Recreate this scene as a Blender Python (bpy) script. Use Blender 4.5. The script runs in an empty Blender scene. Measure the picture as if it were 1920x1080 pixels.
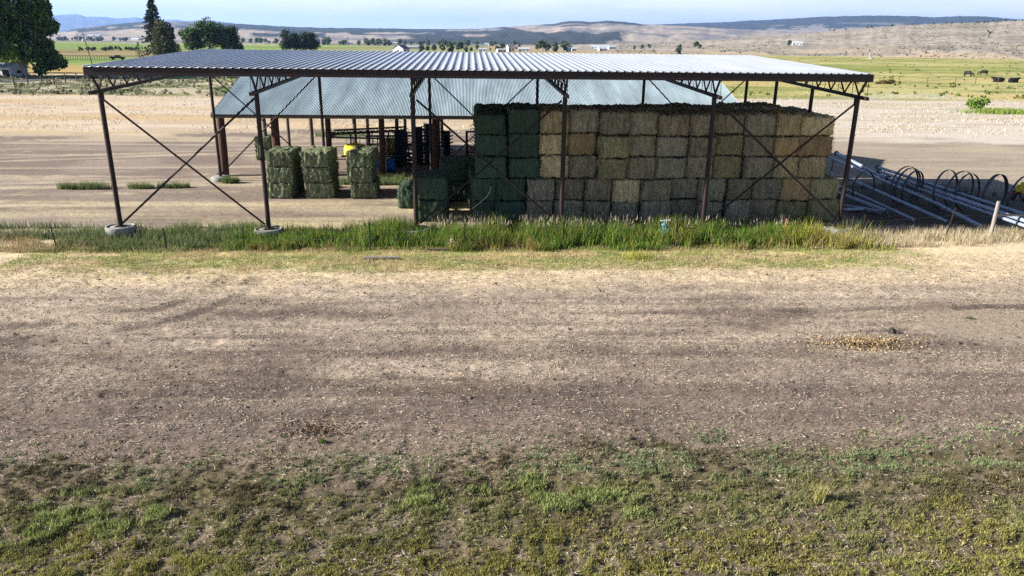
import bpy, bmesh, math, random
import numpy as np
from math import sin, cos, radians, pi, sqrt, atan2, tan
from mathutils import Vector, Matrix, Euler

random.seed(7)
RNG = np.random.default_rng(11)
SC = bpy.context.scene
COL = SC.collection

# ------------------------------------------------------------------ camera numbers
FPX, PITCH, ROLL, YAW = 1400.84, radians(18.148), radians(0.676), radians(3.272)
CAM = np.array([-1.759, -30.765, 7.734])
_cr, _sr, _cy, _sy = cos(ROLL), sin(ROLL), cos(YAW), sin(YAW)

def ray(px, py):
    a, b = px - 960.0, py - 540.0
    u = _cr * a + _sr * b; v = -_sr * a + _cr * b
    x, y, z = u, FPX * cos(PITCH) - v * sin(PITCH), -FPX * sin(PITCH) - v * cos(PITCH)
    return np.array([_cy * x + _sy * y, -_sy * x + _cy * y, z])

def G(px, py, z=0.0):            # point at height z seen along a direction
    d = ray(px, py); return CAM + d * ((z - CAM[2]) / d[2])

def AY(px, py, Y):               # point on the vertical plane y = Y
    d = ray(px, py); return CAM + d * ((Y - CAM[1]) / d[1])

def AD(px, py, D):               # point at horizontal distance D
    d = ray(px, py); return CAM + d * (D / math.hypot(d[0], d[1]))

# ------------------------------------------------------------------ colour and noise helpers
def lin(c):
    c = c / 255.0
    return c / 12.92 if c <= 0.04045 else ((c + 0.055) / 1.055) ** 2.4
KEY = 1.6
def A(r, g, b, k=KEY):
    return np.array([min(0.85, lin(v) / k) for v in (r, g, b)])

def _hash(ix, iy, seed):
    n = (ix.astype(np.int64) * 374761393 + iy.astype(np.int64) * 668265263 + seed * 1442695041) & 0xFFFFFFFF
    n = ((n ^ (n >> 13)) * 1274126177) & 0xFFFFFFFF
    n = (n ^ (n >> 16)) & 0xFFFFFF
    return n / float(0xFFFFFF)
def vnoise(x, y, seed=0):
    x = np.asarray(x, float); y = np.asarray(y, float)
    ix = np.floor(x); iy = np.floor(y)
    fx = x - ix; fy = y - iy
    fx = fx * fx * fx * (fx * (fx * 6 - 15) + 10); fy = fy * fy * fy * (fy * (fy * 6 - 15) + 10)
    a = _hash(ix, iy, seed); b = _hash(ix + 1, iy, seed); c = _hash(ix, iy + 1, seed); d = _hash(ix + 1, iy + 1, seed)
    return (a * (1 - fx) + b * fx) * (1 - fy) + (c * (1 - fx) + d * fx) * fy
def fbm(x, y, oct=4, seed=0, gain=0.5):
    s = 0; a = 1; t = 0
    for o in range(oct):
        s = s + a * vnoise(x * 2 ** o + 17.3 * o, y * 2 ** o - 9.1 * o, seed + o * 13); t += a; a *= gain
    return s / t
def ss(a, b, x):
    t = np.clip((x - a) / (b - a), 0, 1); return t * t * (3 - 2 * t)
def mixc(c0, c1, m):
    m = np.asarray(m)[..., None]; return c0 * (1 - m) + c1 * m

# ------------------------------------------------------------------ object helpers
def tag(o, label=None, cat=None, group=None, kind=None):
    if label: o['label'] = label
    if cat: o['category'] = cat
    if group: o['group'] = group
    if kind: o['kind'] = kind
    return o
def empty(name, loc, rz=0.0, label=None, cat=None, group=None):
    o = bpy.data.objects.new(name, None); COL.objects.link(o)
    o.location = loc; o.rotation_euler = (0, 0, rz); o.empty_display_size = 0.2
    return tag(o, label, cat, group)
def link(name, me, parent=None):
    o = bpy.data.objects.new(name, me); COL.objects.link(o)
    if parent is not None: o.parent = parent
    return o
def kids(o): return [c for c in list(bpy.data.objects) if c.parent == o]
def copy_tree(o, parent=None):
    c = o.copy(); COL.objects.link(c)
    if parent is not None: c.parent = parent
    for ch in o.children: copy_tree(ch, c)
    return c
def np_mesh(name, V, F, mat=None, col=None, smooth=False):
    me = bpy.data.meshes.new(name)
    V = np.ascontiguousarray(V, np.float32); F = np.ascontiguousarray(F, np.int32)
    k = F.shape[1]
    me.vertices.add(len(V)); me.vertices.foreach_set('co', V.ravel())
    me.loops.add(F.size); me.loops.foreach_set('vertex_index', F.ravel())
    me.polygons.add(len(F)); me.polygons.foreach_set('loop_start', np.arange(0, F.size, k, dtype=np.int32))
    if smooth: me.polygons.foreach_set('use_smooth', np.ones(len(F), bool))
    me.update(calc_edges=True)
    if col is not None:
        ca = me.color_attributes.new('Col', 'FLOAT_COLOR', 'POINT')
        c4 = np.ones((len(V), 4), np.float32); c4[:, :3] = col
        ca.data.foreach_set('color', c4.ravel())
    if mat: me.materials.append(mat)
    return me

class MB:
    """collects shapes; build() links them as one mesh object"""
    def __init__(s): s.v = []; s.f = []; s.sm = []
    def add(s, vs, fs, smooth=False):
        n = len(s.v); s.v += [tuple(v) for v in vs]
        for f in fs: s.f.append(tuple(i + n for i in f)); s.sm.append(smooth)
        return s
    def box(s, c, d, rz=0, ry=0, rx=0):
        m = Euler((rx, ry, rz)).to_matrix(); c = Vector(c)
        vs = [c + m @ Vector((sx * d[0] / 2, sy * d[1] / 2, sz * d[2] / 2)) for sx in (-1, 1) for sy in (-1, 1) for sz in (-1, 1)]
        return s.add(vs, [(0, 1, 3, 2), (4, 6, 7, 5), (0, 4, 5, 1), (2, 3, 7, 6), (0, 2, 6, 4), (1, 5, 7, 3)])
    def bar(s, p, q, w, h=None, up=(0, 0, 1)):
        h = h or w; p = Vector(p); q = Vector(q); d = (q - p).normalized(); up = Vector(up)
        if abs(d.dot(up)) > 0.99: up = Vector((1, 0, 0))
        r = d.cross(up).normalized(); u = r.cross(d)
        vs = [b + r * (sx * w / 2) + u * (sz * h / 2) for b in (p, q) for sx, sz in ((-1, -1), (1, -1), (1, 1), (-1, 1))]
        return s.add(vs, [(3, 2, 1, 0), (4, 5, 6, 7), (0, 1, 5, 4), (1, 2, 6, 5), (2, 3, 7, 6), (3, 0, 4, 7)])
    def tube(s, pts, r, n=8, cap=True):
        pts = [Vector(p) for p in pts]; rr = r if isinstance(r, (list, tuple)) else [r] * len(pts)
        vs = []; fs = []; prev = None
        for i, p in enumerate(pts):
            d = (pts[min(i + 1, len(pts) - 1)] - pts[max(i - 1, 0)]).normalized()
            if prev is None:
                prev = d.cross(Vector((0, 0, 1)) if abs(d.z) < 0.95 else Vector((1, 0, 0))).normalized()
            a = (prev - d * prev.dot(d)).normalized(); prev = a; b = d.cross(a)
            vs += [p + (a * cos(2 * pi * k / n) + b * sin(2 * pi * k / n)) * rr[i] for k in range(n)]
        for i in range(len(pts) - 1):
            for k in range(n):
                fs.append((i * n + k, i * n + (k + 1) % n, (i + 1) * n + (k + 1) % n, (i + 1) * n + k))
        s.add(vs, fs, True)
        if cap:
            m = len(pts) - 1
            s.add(vs[:n], [tuple(range(n))[::-1]]); s.add(vs[m * n:], [tuple(range(n))])
        return s
    def lathe(s, prof, c=(0, 0, 0), n=20, axis='z'):
        vs = []; fs = []; c = Vector(c)
        for r, z in prof:
            for k in range(n):
                a = 2 * pi * k / n
                p = Vector((r * cos(a), r * sin(a), z))
                if axis == 'y': p = Vector((p.x, p.z, p.y))
                if axis == 'x': p = Vector((p.z, p.x, p.y))
                vs.append(c + p)
        for i in range(len(prof) - 1):
            for k in range(n):
                fs.append((i * n + k, i * n + (k + 1) % n, (i + 1) * n + (k + 1) % n, (i + 1) * n + k))
        return s.add(vs, fs, True)
    def mesh(s, name, mat):
        me = bpy.data.meshes.new(name); me.from_pydata(s.v, [], s.f)
        me.polygons.foreach_set('use_smooth', np.array(s.sm, bool)); me.update()
        if mat: me.materials.append(mat)
        return me
    def build(s, name, mat, parent=None): return link(name, s.mesh(name, mat), parent)

# ------------------------------------------------------------------ materials
def nodes(name):
    m = bpy.data.materials.new(name); m.use_nodes = True
    nt = m.node_tree; b = nt.nodes['Principled BSDF']
    return m, nt, b
def N(nt, t, **kw):
    n = nt.nodes.new(t)
    for k, v in kw.items():
        if k in n.inputs: n.inputs[k].default_value = v
        else: setattr(n, k, v)
    return n
def mat(name, c, rough=0.8, metal=0.0, var=0.25, scale=6.0, bump=0.15, c2=None, spec=0.3, stretch=None):
    m, nt, b = nodes(name); L = nt.links.new
    tc = N(nt, 'ShaderNodeTexCoord'); src = tc.outputs['Object']
    if stretch:
        mp = N(nt, 'ShaderNodeMapping'); mp.inputs['Scale'].default_value = stretch; L(src, mp.inputs[0]); src = mp.outputs[0]
    no = N(nt, 'ShaderNodeTexNoise', Scale=scale, Detail=6.0, Roughness=0.6); L(src, no.inputs['Vector'])
    mx = N(nt, 'ShaderNodeMix', data_type='RGBA')
    c = np.array(c); ca = c * (1 - var) if c2 is None else np.array(c2)
    rp = N(nt, 'ShaderNodeMapRange'); rp.inputs[1].default_value = 0.3; rp.inputs[2].default_value = 0.7
    L(no.outputs['Fac'], rp.inputs[0]); L(rp.outputs[0], mx.inputs[0])
    mx.inputs[6].default_value = (*ca, 1); mx.inputs[7].default_value = (*np.minimum(c * (1 + var * 0.6), 0.9), 1)
    L(mx.outputs[2], b.inputs['Base Color'])
    b.inputs['Roughness'].default_value = rough; b.inputs['Metallic'].default_value = metal
    b.inputs['Specular IOR Level'].default_value = spec
    if bump:
        bp = N(nt, 'ShaderNodeBump', Strength=bump, Distance=0.02); L(no.outputs['Fac'], bp.inputs['Height']); L(bp.outputs[0], b.inputs['Normal'])
    return m
def leafmat(name, trans=0.25, rough=0.7):
    m, nt, b = nodes(name); L = nt.links.new
    at = N(nt, 'ShaderNodeAttribute', attribute_name='Col')
    L(at.outputs['Color'], b.inputs['Base Color']); b.inputs['Roughness'].default_value = rough
    b.inputs['Specular IOR Level'].default_value = 0.15
    tr = N(nt, 'ShaderNodeBsdfTranslucent'); L(at.outputs['Color'], tr.inputs[0])
    mx = N(nt, 'ShaderNodeMixShader'); mx.inputs[0].default_value = trans
    out = nt.nodes['Material Output']
    L(b.outputs[0], mx.inputs[1]); L(tr.outputs[0], mx.inputs[2]); L(mx.outputs[0], out.inputs[0])
    return m
def groundmat(name, fine=True, amp=0.5):
    m, nt, b = nodes(name); L = nt.links.new
    at = N(nt, 'ShaderNodeAttribute', attribute_name='Col')
    tc = N(nt, 'ShaderNodeTexCoord')
    n1 = N(nt, 'ShaderNodeTexNoise', Scale=5.0 if fine else 0.08, Detail=8.0, Roughness=0.72); L(tc.outputs['Object'], n1.inputs['Vector'])
    mp = N(nt, 'ShaderNodeMapping'); mp.inputs['Scale'].default_value = (9, 30, 9) if fine else (0.01, 0.05, 0.01); L(tc.outputs['Object'], mp.inputs[0])
    n2 = N(nt, 'ShaderNodeTexNoise', Scale=1.0, Detail=5.0, Roughness=0.7); L(mp.outputs[0], n2.inputs['Vector'])
    ad = N(nt, 'ShaderNodeMath', operation='ADD'); L(n1.outputs['Fac'], ad.inputs[0]); L(n2.outputs['Fac'], ad.inputs[1])
    rp = N(nt, 'ShaderNodeMapRange'); rp.inputs[1].default_value = 0.65; rp.inputs[2].default_value = 1.35
    rp.inputs[3].default_value = 1 - amp; rp.inputs[4].default_value = 1 + amp; L(ad.outputs[0], rp.inputs[0])
    mx = N(nt, 'ShaderNodeMix', data_type='RGBA', blend_type='MULTIPLY'); mx.inputs[0].default_value = 1.0
    L(at.outputs['Color'], mx.inputs[6]); L(rp.outputs[0], mx.inputs[7])
    L(mx.outputs[2], b.inputs['Base Color']); b.inputs['Roughness'].default_value = 0.95; b.inputs['Specular IOR Level'].default_value = 0.05
    if fine:
        bp = N(nt, 'ShaderNodeBump', Strength=0.55, Distance=0.03); L(ad.outputs[0], bp.inputs['Height']); L(bp.outputs[0], b.inputs['Normal'])
    return m
def haymat(name, c, c2):
    """fibrous hay: fine vertical and crossed fibres in object space"""
    m, nt, b = nodes(name); L = nt.links.new
    tc = N(nt, 'ShaderNodeTexCoord'); oi = N(nt, 'ShaderNodeObjectInfo')
    of = N(nt, 'ShaderNodeVectorMath', operation='ADD'); sc = N(nt, 'ShaderNodeVectorMath', operation='SCALE')
    L(oi.outputs['Location'], sc.inputs[0]); sc.inputs['Scale'].default_value = 3.7
    L(tc.outputs['Object'], of.inputs[0]); L(sc.outputs[0], of.inputs[1])
    mp = N(nt, 'ShaderNodeMapping'); mp.inputs['Scale'].default_value = (24, 24, 5); L(of.outputs[0], mp.inputs[0])
    mq = N(nt, 'ShaderNodeMapping'); mq.inputs['Scale'].default_value = (8, 8, 1.5); L(of.outputs[0], mq.inputs[0])
    n1 = N(nt, 'ShaderNodeTexNoise', Scale=1.0, Detail=6.0, Roughness=0.75, Distortion=0.6); L(mp.outputs[0], n1.inputs['Vector'])
    n2 = N(nt, 'ShaderNodeTexNoise', Scale=1.0, Detail=5.0, Roughness=0.65, Distortion=.5); L(mq.outputs[0], n2.inputs['Vector'])
    ad = N(nt, 'ShaderNodeMath', operation='ADD'); L(n1.outputs['Fac'], ad.inputs[0]); L(n2.outputs['Fac'], ad.inputs[1])
    rp = N(nt, 'ShaderNodeMapRange'); rp.inputs[1].default_value = 0.78; rp.inputs[2].default_value = 1.24; L(ad.outputs[0], rp.inputs[0])
    mx = N(nt, 'ShaderNodeMix', data_type='RGBA'); L(rp.outputs[0], mx.inputs[0])
    mx.inputs[6].default_value = (*c2, 1); mx.inputs[7].default_value = (*c, 1)
    hv = N(nt, 'ShaderNodeHueSaturation'); L(mx.outputs[2], hv.inputs['Color'])
    vr = N(nt, 'ShaderNodeMapRange'); vr.inputs[3].default_value = 0.78; vr.inputs[4].default_value = 1.22
    L(oi.outputs['Random'], vr.inputs[0]); L(vr.outputs[0], hv.inputs['Value'])
    L(hv.outputs[0], b.inputs['Base Color']); b.inputs['Roughness'].default_value = 0.9; b.inputs['Specular IOR Level'].default_value = 0.1
    bp = N(nt, 'ShaderNodeBump', Strength=0.7, Distance=0.03); L(n1.outputs['Fac'], bp.inputs['Height']); L(bp.outputs[0], b.inputs['Normal'])
    return m

M = {}
M['ground'] = groundmat('ground_soil'); M['far'] = groundmat('far_hillside', fine=False, amp=0.35)
M['leaf'] = leafmat('foliage', 0.34); M['grass'] = leafmat('grass_blades', 0.3); M['straw'] = leafmat('straw', 0.1)
M['bark'] = mat('bark', (0.09, 0.07, 0.05), 0.9, scale=3, bump=0.5)
M['steel'] = mat('brown_steel', (0.022, 0.012, 0.010), 0.6, 0.0, 0.35, 3.0, 0.1, spec=0.25)
M['log'] = mat('log_post', (0.062, 0.030, 0.020), 0.85, 0, 0.5, 2.0, 0.4, stretch=(6, 6, 0.7))
M['galv'] = mat('galvanised_sheet', (0.62, 0.645, 0.68), 0.42, 0.6, 0.12, 1.2, 0.02, stretch=(0.9, 0.15, 1), spec=0.5)
M['barnroof'] = mat('weathered_sheet', (0.44, 0.54, 0.56), 0.5, 0.45, 0.34, 0.8, 0.02, stretch=(1.4, 0.1, 1), spec=0.5)
M['conc'] = mat('concrete', (0.24, 0.235, 0.215), 0.9, 0, 0.3, 4, 0.2)
M['alu'] = mat('aluminium_pipe', (0.36, 0.41, 0.50), 0.5, 0.5, 0.2, 2, 0.02, spec=0.5)
M['wheelsteel'] = mat('dull_wheel_steel', (0.10, 0.10, 0.11), 0.6, 0.5, 0.3, 3, 0.05)
M['white'] = mat('white_paint', (0.58, 0.58, 0.56), 0.6, 0, 0.08, 2, 0.02)
M['offwhite'] = mat('cream_wall', (0.6, 0.58, 0.52), 0.8, 0, 0.1, 1, 0.02)
M['dkroof'] = mat('grey_roof', (0.16, 0.17, 0.2), 0.8, 0, 0.15, 1, 0.05)
M['silver'] = mat('pale_metal_roof', (0.52, 0.54, 0.57), 0.5, 0.3, 0.08, 1, 0.0)
M['black'] = mat('black_iron', (0.018, 0.018, 0.02), 0.55, 0.2, 0.3, 6, 0.1)
M['rubber'] = mat('rubber', (0.02, 0.02, 0.02), 0.8, 0, 0.2, 8, 0.1)
M['glass'] = mat('dark_glass', (0.03, 0.035, 0.045), 0.1, 0, 0.05, 1, 0, spec=0.6)
M['yellow'] = mat('yellow_paint', (0.75, 0.55, 0.02), 0.5, 0, 0.15, 3, 0.02)
M['blue'] = mat('blue_paint', (0.02, 0.10, 0.38), 0.5, 0, 0.2, 3, 0.02)
M['navy'] = mat('dark_blue_paint', (0.008, 0.016, 0.045), 0.6, 0, 0.3, 5, 0.05)
M['cyan'] = mat('blue_valve_paint', (0.05, 0.17, 0.25), 0.5, 0, 0.2, 9, 0.02)
M['orange'] = mat('faded_orange', (0.62, 0.25, 0.08), 0.7, 0, 0.2, 8, 0.02)
M['red'] = mat('rusty_red', (0.16, 0.03, 0.02), 0.7, 0, 0.3, 8, 0.1)
M['wood'] = mat('grey_wood', (0.23, 0.215, 0.19), 0.9, 0, 0.35, 3, 0.3, stretch=(8, 8, 0.8))
M['greywood'] = mat('dark_wood', (0.09, 0.075, 0.06), 0.9, 0, 0.35, 3, 0.3, stretch=(8, 8, 0.8))
M['hide'] = mat('black_hide', (0.012, 0.011, 0.011), 0.7, 0, 0.3, 4, 0.1)
M['brownhide'] = mat('red_brown_hide', (0.22, 0.08, 0.03), 0.7, 0, 0.3, 4, 0.1)
M['road'] = mat('asphalt', (0.075, 0.078, 0.085), 0.85, 0, 0.25, 0.6, 0.05)
M['rock'] = mat('clod_soil', (0.05, 0.042, 0.035), 0.95, 0, 0.4, 14, 0.5)
M['twine'] = mat('pale_twine', (0.6, 0.6, 0.5), 0.7, 0, 0.1, 5, 0)
HAY = {
    'green': haymat('green_alfalfa', (0.070, 0.100, 0.062), (0.026, 0.042, 0.027)),
    'grey': haymat('grey_straw', (0.335, 0.285, 0.185), (0.105, 0.088, 0.058)),
    'brown': haymat('brown_straw', (0.34, 0.275, 0.165), (0.105, 0.084, 0.052)),
    'tan': haymat('golden_straw', (0.62, 0.48, 0.245), (0.21, 0.16, 0.08)),
    'orange': haymat('orange_brown_straw', (0.44, 0.30, 0.14), (0.20, 0.135, 0.064)),
    'olive': haymat('olive_hay', (0.37, 0.315, 0.155), (0.12, 0.105, 0.054)),
    'sage': haymat('sage_green_hay', (0.23, 0.26, 0.15), (0.045, 0.054, 0.030)),
}

# ------------------------------------------------------------------ far hills: each stands at its own distance
PXS = np.linspace(-500, 2420, 660)
def hill(name, D0, D1, crest, colf, label, rows=60, und=0.0, p=1.0, base=-1.5, seed=1):
    cx = np.array([c[0] for c in crest], float); cyy = np.array([c[1] for c in crest], float)
    ych = np.interp(PXS, cx, cyy) + (fbm(PXS / 9.0, PXS * 0, 4, seed) - 0.5) * 1.6
    az = np.zeros(len(PXS)); el = np.zeros(len(PXS))
    for i, (x, y) in enumerate(zip(PXS, ych)):
        d = ray(x, y); az[i] = atan2(d[0], d[1]); el[i] = d[2] / math.hypot(d[0], d[1])
    zc = CAM[2] + el * D1
    T = np.concatenate([np.linspace(0, 1, rows), [1.12, 1.35]])
    V = np.zeros((len(T), len(PXS), 3)); Cc = np.zeros_like(V)
    for r, t in enumerate(T):
        D = D0 + (D1 - D0) * t
        if t <= 1:
            s = t ** p * (1 + 0.0 * t)
            nz = (fbm(az * 60, np.full_like(az, t * 5), 4, seed + 3) - 0.5) * und * sin(pi * min(t, 1.0))
            z = base + (zc - base) * np.clip(s + nz, 0, 1)
        else:
            z = zc - (zc - base) * (t - 1) * 1.6
        V[r, :, 0] = CAM[0] + np.sin(az) * D; V[r, :, 1] = CAM[1] + np.cos(az) * D; V[r, :, 2] = z
        Cc[r] = colf(PXS, np.full_like(PXS, min(t, 1.0)), az)
    n = len(PXS); R = len(T)
    i = np.arange(R - 1)[:, None] * n + np.arange(n - 1)[None]
    F = np.stack([i, i + 1, i + n + 1, i + n], -1).reshape(-1, 4)
    o = link(name, np_mesh(name, V.reshape(-1, 3), F, M['far'], Cc.reshape(-1, 3), True))
    tag(o, label, 'hills', kind='structure')
    return az, zc, D0, D1, p, base
def hill_pt(H, px, t):
    az, zc, D0, D1, p, base = H
    a = np.interp(px, PXS, az); z = np.interp(px, PXS, zc); D = D0 + (D1 - D0) * t
    return np.array([CAM[0] + sin(a) * D, CAM[1] + cos(a) * D, base + (z - base) * t ** p])

forest = np.array([0.030, 0.040, 0.038]); tanf = A(194, 179, 161); mauve = A(150, 144, 140); dry = A(214, 200, 182)
def col_mtn(px, t, az):
    n = fbm(az * 90, t * 6, 4, 5); return mixc(np.array([0.06, 0.075, 0.08]), np.array([0.16, 0.16, 0.16]), ss(0.5, 0.62, n))
def col_mid(px, t, az):
    n = fbm(az * 70, t * 5 + az * 9, 5, 21); n2 = fbm(az * 30, t * 11, 4, 31)
    c = mixc(mauve, tanf, ss(0.35, 0.55, n2))
    w_ = (n - .5)
    top = ss(0.44, 0.52, t + w_ * 0.34) * ss(300, 400, px) * ss(820, 740, px)
    f = np.maximum(top, ss(.72, .80, t + w_ * .25) * ss(120, 220, px) * ss(330, 300, px))
    f = np.maximum(f, ss(0.53, 0.57, n) * ss(1000, 880, px) * ss(0.12, 0.25, t))
    g = ss(690, 760, px) * ss(1178, 1150, px + w_ * 90) * ss(0.0, 0.03, t) * ss(0.50, 0.45, t + w_ * 0.20 - ss(1000, 930, px) * 0.62 + ss(1020, 1150, px) * .10)
    f = np.maximum(f, g)
    f = np.maximum(f, ss(.80, .85, t + w_ * .12) * ss(1000, 1030, px) * ss(1225, 1195, px))
    f = np.maximum(f, ss(.66, .70, t + w_ * .1) * ss(.78, .74, t + w_ * .1) * ss(1040, 1060, px) * ss(1125, 1095, px))
    # bare fields cut into the woods
    for (x0, x1, t0, t1) in ((620, 765, 0.18, 0.40), (845, 932, 0.74, 0.92), (872, 912, 0.34, 0.48), (690, 800, 0.48, 0.62)):
        w = (n - 0.5) * 40; f = f * (1 - ss(x0 - 8, x0 + 8, px + w) * ss(x1 + 8, x1 - 8, px + w) * ss(t0 - 0.03, t0 + 0.03, t) * ss(t1 + 0.03, t1 - 0.03, t))
    f = np.where(px < 420, f * ss(0.35, 0.6, t), f)
    return mixc(c, forest, np.clip(f, 0, 1) * 0.96)
def col_right(px, t, az):
    n = fbm(az * 50, t * 6 + az * 9, 5, 44); n2 = fbm(az * 40, t * 14, 4, 61)
    f = ss(0.50, 0.58, t + (n - 0.5) * 0.3)
    f = np.maximum(f, ss(0.28, 0.34, t + (n - .5) * .2) * ss(0.46, 0.42, t + (n - .5) * .2) * ss(1290, 1320, px) * ss(1480, 1420, px))
    f = f * (1 - 0.95 * ss(0.55, 0.58, n2) * ss(0.8, 0.6, t))
    return mixc(mixc(mauve, tanf, n), forest, np.clip(f, 0, 1) * 0.97)
def col_dry(px, t, az):
    n = fbm(az * 160, t * 26, 5, 71); n2 = fbm(az * 14, t * 9 + az * 6, 3, 81); n3 = fbm(az * 700, t * 160, 2, 91)
    c = mixc(A(166, 156, 142), A(196, 185, 168), ss(0.38, 0.62, n2 * 0.35 + n * 0.3 + .35 * fbm(az * 6, t * 34, 4, 77)))
    c = mixc(c, A(222, 196, 160), ss(0.0, 0.35, 0.35 - t) * ss(0.4, 0.6, n2) * 0.8)
    return mixc(c, A(140, 133, 118), ss(0.56, 0.72, n3) * 0.5)

hill('blue_mountain', 19000, 26000, [(-500, 34), (60, 30), (105, 29), (142, 26), (160, 31), (190, 31.5), (225, 34), (255, 32), (285, 38), (330, 36.5), (350, 40), (380, 37.5), (410, 40), (440, 44), (520, 50), (700, 58), (900, 66), (2420, 96)], col_mtn, 'hazy blue mountain range far off on the left horizon', rows=24)
hill('wooded_ridge', 7500, 10500, [(-500, 80), (900, 75), (1080, 62), (1200, 47), (1260, 44.5), (1350, 42), (1440, 37), (1550, 31), (1650, 29), (1720, 30.5), (1745, 32.5), (1800, 30), (1850, 31), (1905, 36), (2100, 48), (2420, 66)], col_right, 'long dark wooded ridge on the right horizon behind dry hills', rows=46, seed=4)
HM = hill('patchwork_hills', 3300, 6800, [(-500, 76), (60, 66), (105, 61), (150, 53), (210, 46), (280, 39.5), (330, 41), (440, 44), (480, 46.5), (540, 50), (600, 52), (700, 53), (800, 54.5), (900, 54), (980, 48), (1035, 45), (1068, 39), (1090, 40), (1108, 41.5), (1140, 38.5), (1170, 40.5), (1200, 45), (1300, 50), (1440, 58), (1600, 70), (2420, 100)], col_mid, 'wooded and tan patchwork hills across the valley', rows=64, und=0.10, seed=8)
HD = hill('dry_hillside', 690, 1900, [(-500, 74), (400, 80), (800, 86), (980, 88), (1060, 84), (1150, 82), (1240, 80), (1320, 76), (1400, 70), (1440, 67), (1520, 61), (1600, 54.5), (1650, 50), (1720, 46), (1800, 43), (1850, 42), (1920, 37.5), (2100, 30), (2420, 26)], col_dry, 'dry sagebrush hillside rising on the right of the valley', rows=90, und=0.05, p=1.15, base=-1.0, seed=15)

# ------------------------------------------------------------------ ground sheet
def gdist(x, y): return np.hypot(x - CAM[0], y - CAM[1])
PATCH = [(150, 975, 1.3, 0.55), (880, 918, 1.25, 0.45), (1150, 945, 0.9, 0.5), (1060, 945, .5, .35), (560, 960, 1.2, 0.5), (820, 930, 0.8, 0.35), (330, 900, 1.0, 0.4), (90, 870, 1.0, .4), (1300, 890, 1.6, .45), (1650, 905, 1.4, .4), (1450, 910, 1.0, .3), (650, 1055, 1.6, .5), (80, 1050, 1.4, .5), (1500, 1040, 1.9, .5), (1880, 930, 1.0, .5), (1250, 1050, 1.4, .4), (1800, 1030, 1.6, .5)]
PATCHW = [(G(a, b), rx, ry) for a, b, rx, ry in PATCH]
def weed_mask(x, y):
    n = fbm(x / 1.6, y / 1.0, 4, 101)
    edge = -17.75 + 0.35 * np.sin(x * 0.35) + (n - 0.5) * 2.2
    m = ss(edge + 0.6, edge - 1.3, y) * ss(0.34, 0.62, fbm(x / 0.7, y / 0.5, 4, 131) + 0.10)
    m = np.maximum(m, .9 * ss(-17.3, -18.0, y + (n - .5) * 1.6) * ss(-19.6, -18.8, y + (n - .5) * 1.4) * ss(-3.5, 0, x + (n - .5) * 4))
    for P, rx, ry in PATCHW:
        w = (fbm(x / 0.5, y / 0.4, 3, 151) - 0.5) * 1.1
        m = np.maximum(m, ss(1.25, 0.55, np.hypot((x - P[0]) / rx, (y - P[1]) / ry) + w))
    return m
TRACKS = [([(-80, 618), (150, 603), (300, 578), (395, 546), (432, 515)], .30), ([(-80, 648), (170, 628), (330, 600), (440, 560), (480, 520)], .26), ([(300, 634), (960, 619), (1500, 624), (2000, 602)], .16), ([(-80, 668), (900, 652), (1400, 657), (2000, 640)], .18), ([(-80, 700), (500, 694), (1000, 716), (2000, 700)], .15), ([(200, 742), (900, 728), (1500, 740), (2000, 722)], .17), ([(800, 590), (1300, 583), (2000, 572)], .15), ([(600, 775), (1200, 760), (2000, 775)], .16)]
TRW = [([G(a, b)[:2] for a, b in p], w) for p, w in TRACKS]
def track_mask(x, y):
    m = np.zeros(np.shape(x)); wob = (fbm(x / 1.5, y / .8, 3, 231) - .5) * .35
    for p, w in TRW:
        d = np.full(np.shape(x), 9.0)
        for a, b in zip(p[:-1], p[1:]):
            v = b - a; t = np.clip(((x - a[0]) * v[0] + (y - a[1]) * v[1]) / (v @ v), 0, 1); d = np.minimum(d, np.hypot(x - a[0] - t * v[0], y - a[1] - t * v[1]))
        m = np.maximum(m, ss(w * 1.6, w * .5, d + wob) * ss(.25, .55, fbm(x / 2.5, y / 1.2, 3, 241)))
    return m
def straw_mask(x, y):
    st = fbm(x / 9.0, y / 0.8, 4, 201); st2 = fbm(x / 2.2, y / 0.9, 4, 211)
    s = 0.10 + ss(-18.5, -6.0, y) * 0.85 + (st - 0.5) * 0.95 * ss(-4, -8, y) + (st2 - 0.5) * 0.9
    s = s - 0.5 * ss(1.3, 0.6, np.hypot((x - 6.5) / 2.2, (y + 9.2) / 1.2) + (st2 - .5))
    s = s - 0.45 * ss(1.3, 0.5, np.hypot((x + 7.0) / 5.5, (y + 9.2) / 0.9) + (st2 - .5) * .8)     # wheel track curving off
    s = s - 0.45 * ss(1.3, 0.4, np.hypot((x + 8.5) / 3.5, (y + 13.2) / 1.3) + (st2 - .5) * .8)
    s = s - 0.35 * ss(1.4, 0.4, np.hypot((x - 3.5) / 7.5, (y + 15.6) / 1.4) + (st2 - .5) * .8)
    return np.clip(s - .55 * track_mask(x, y), 0, 1)
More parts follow.
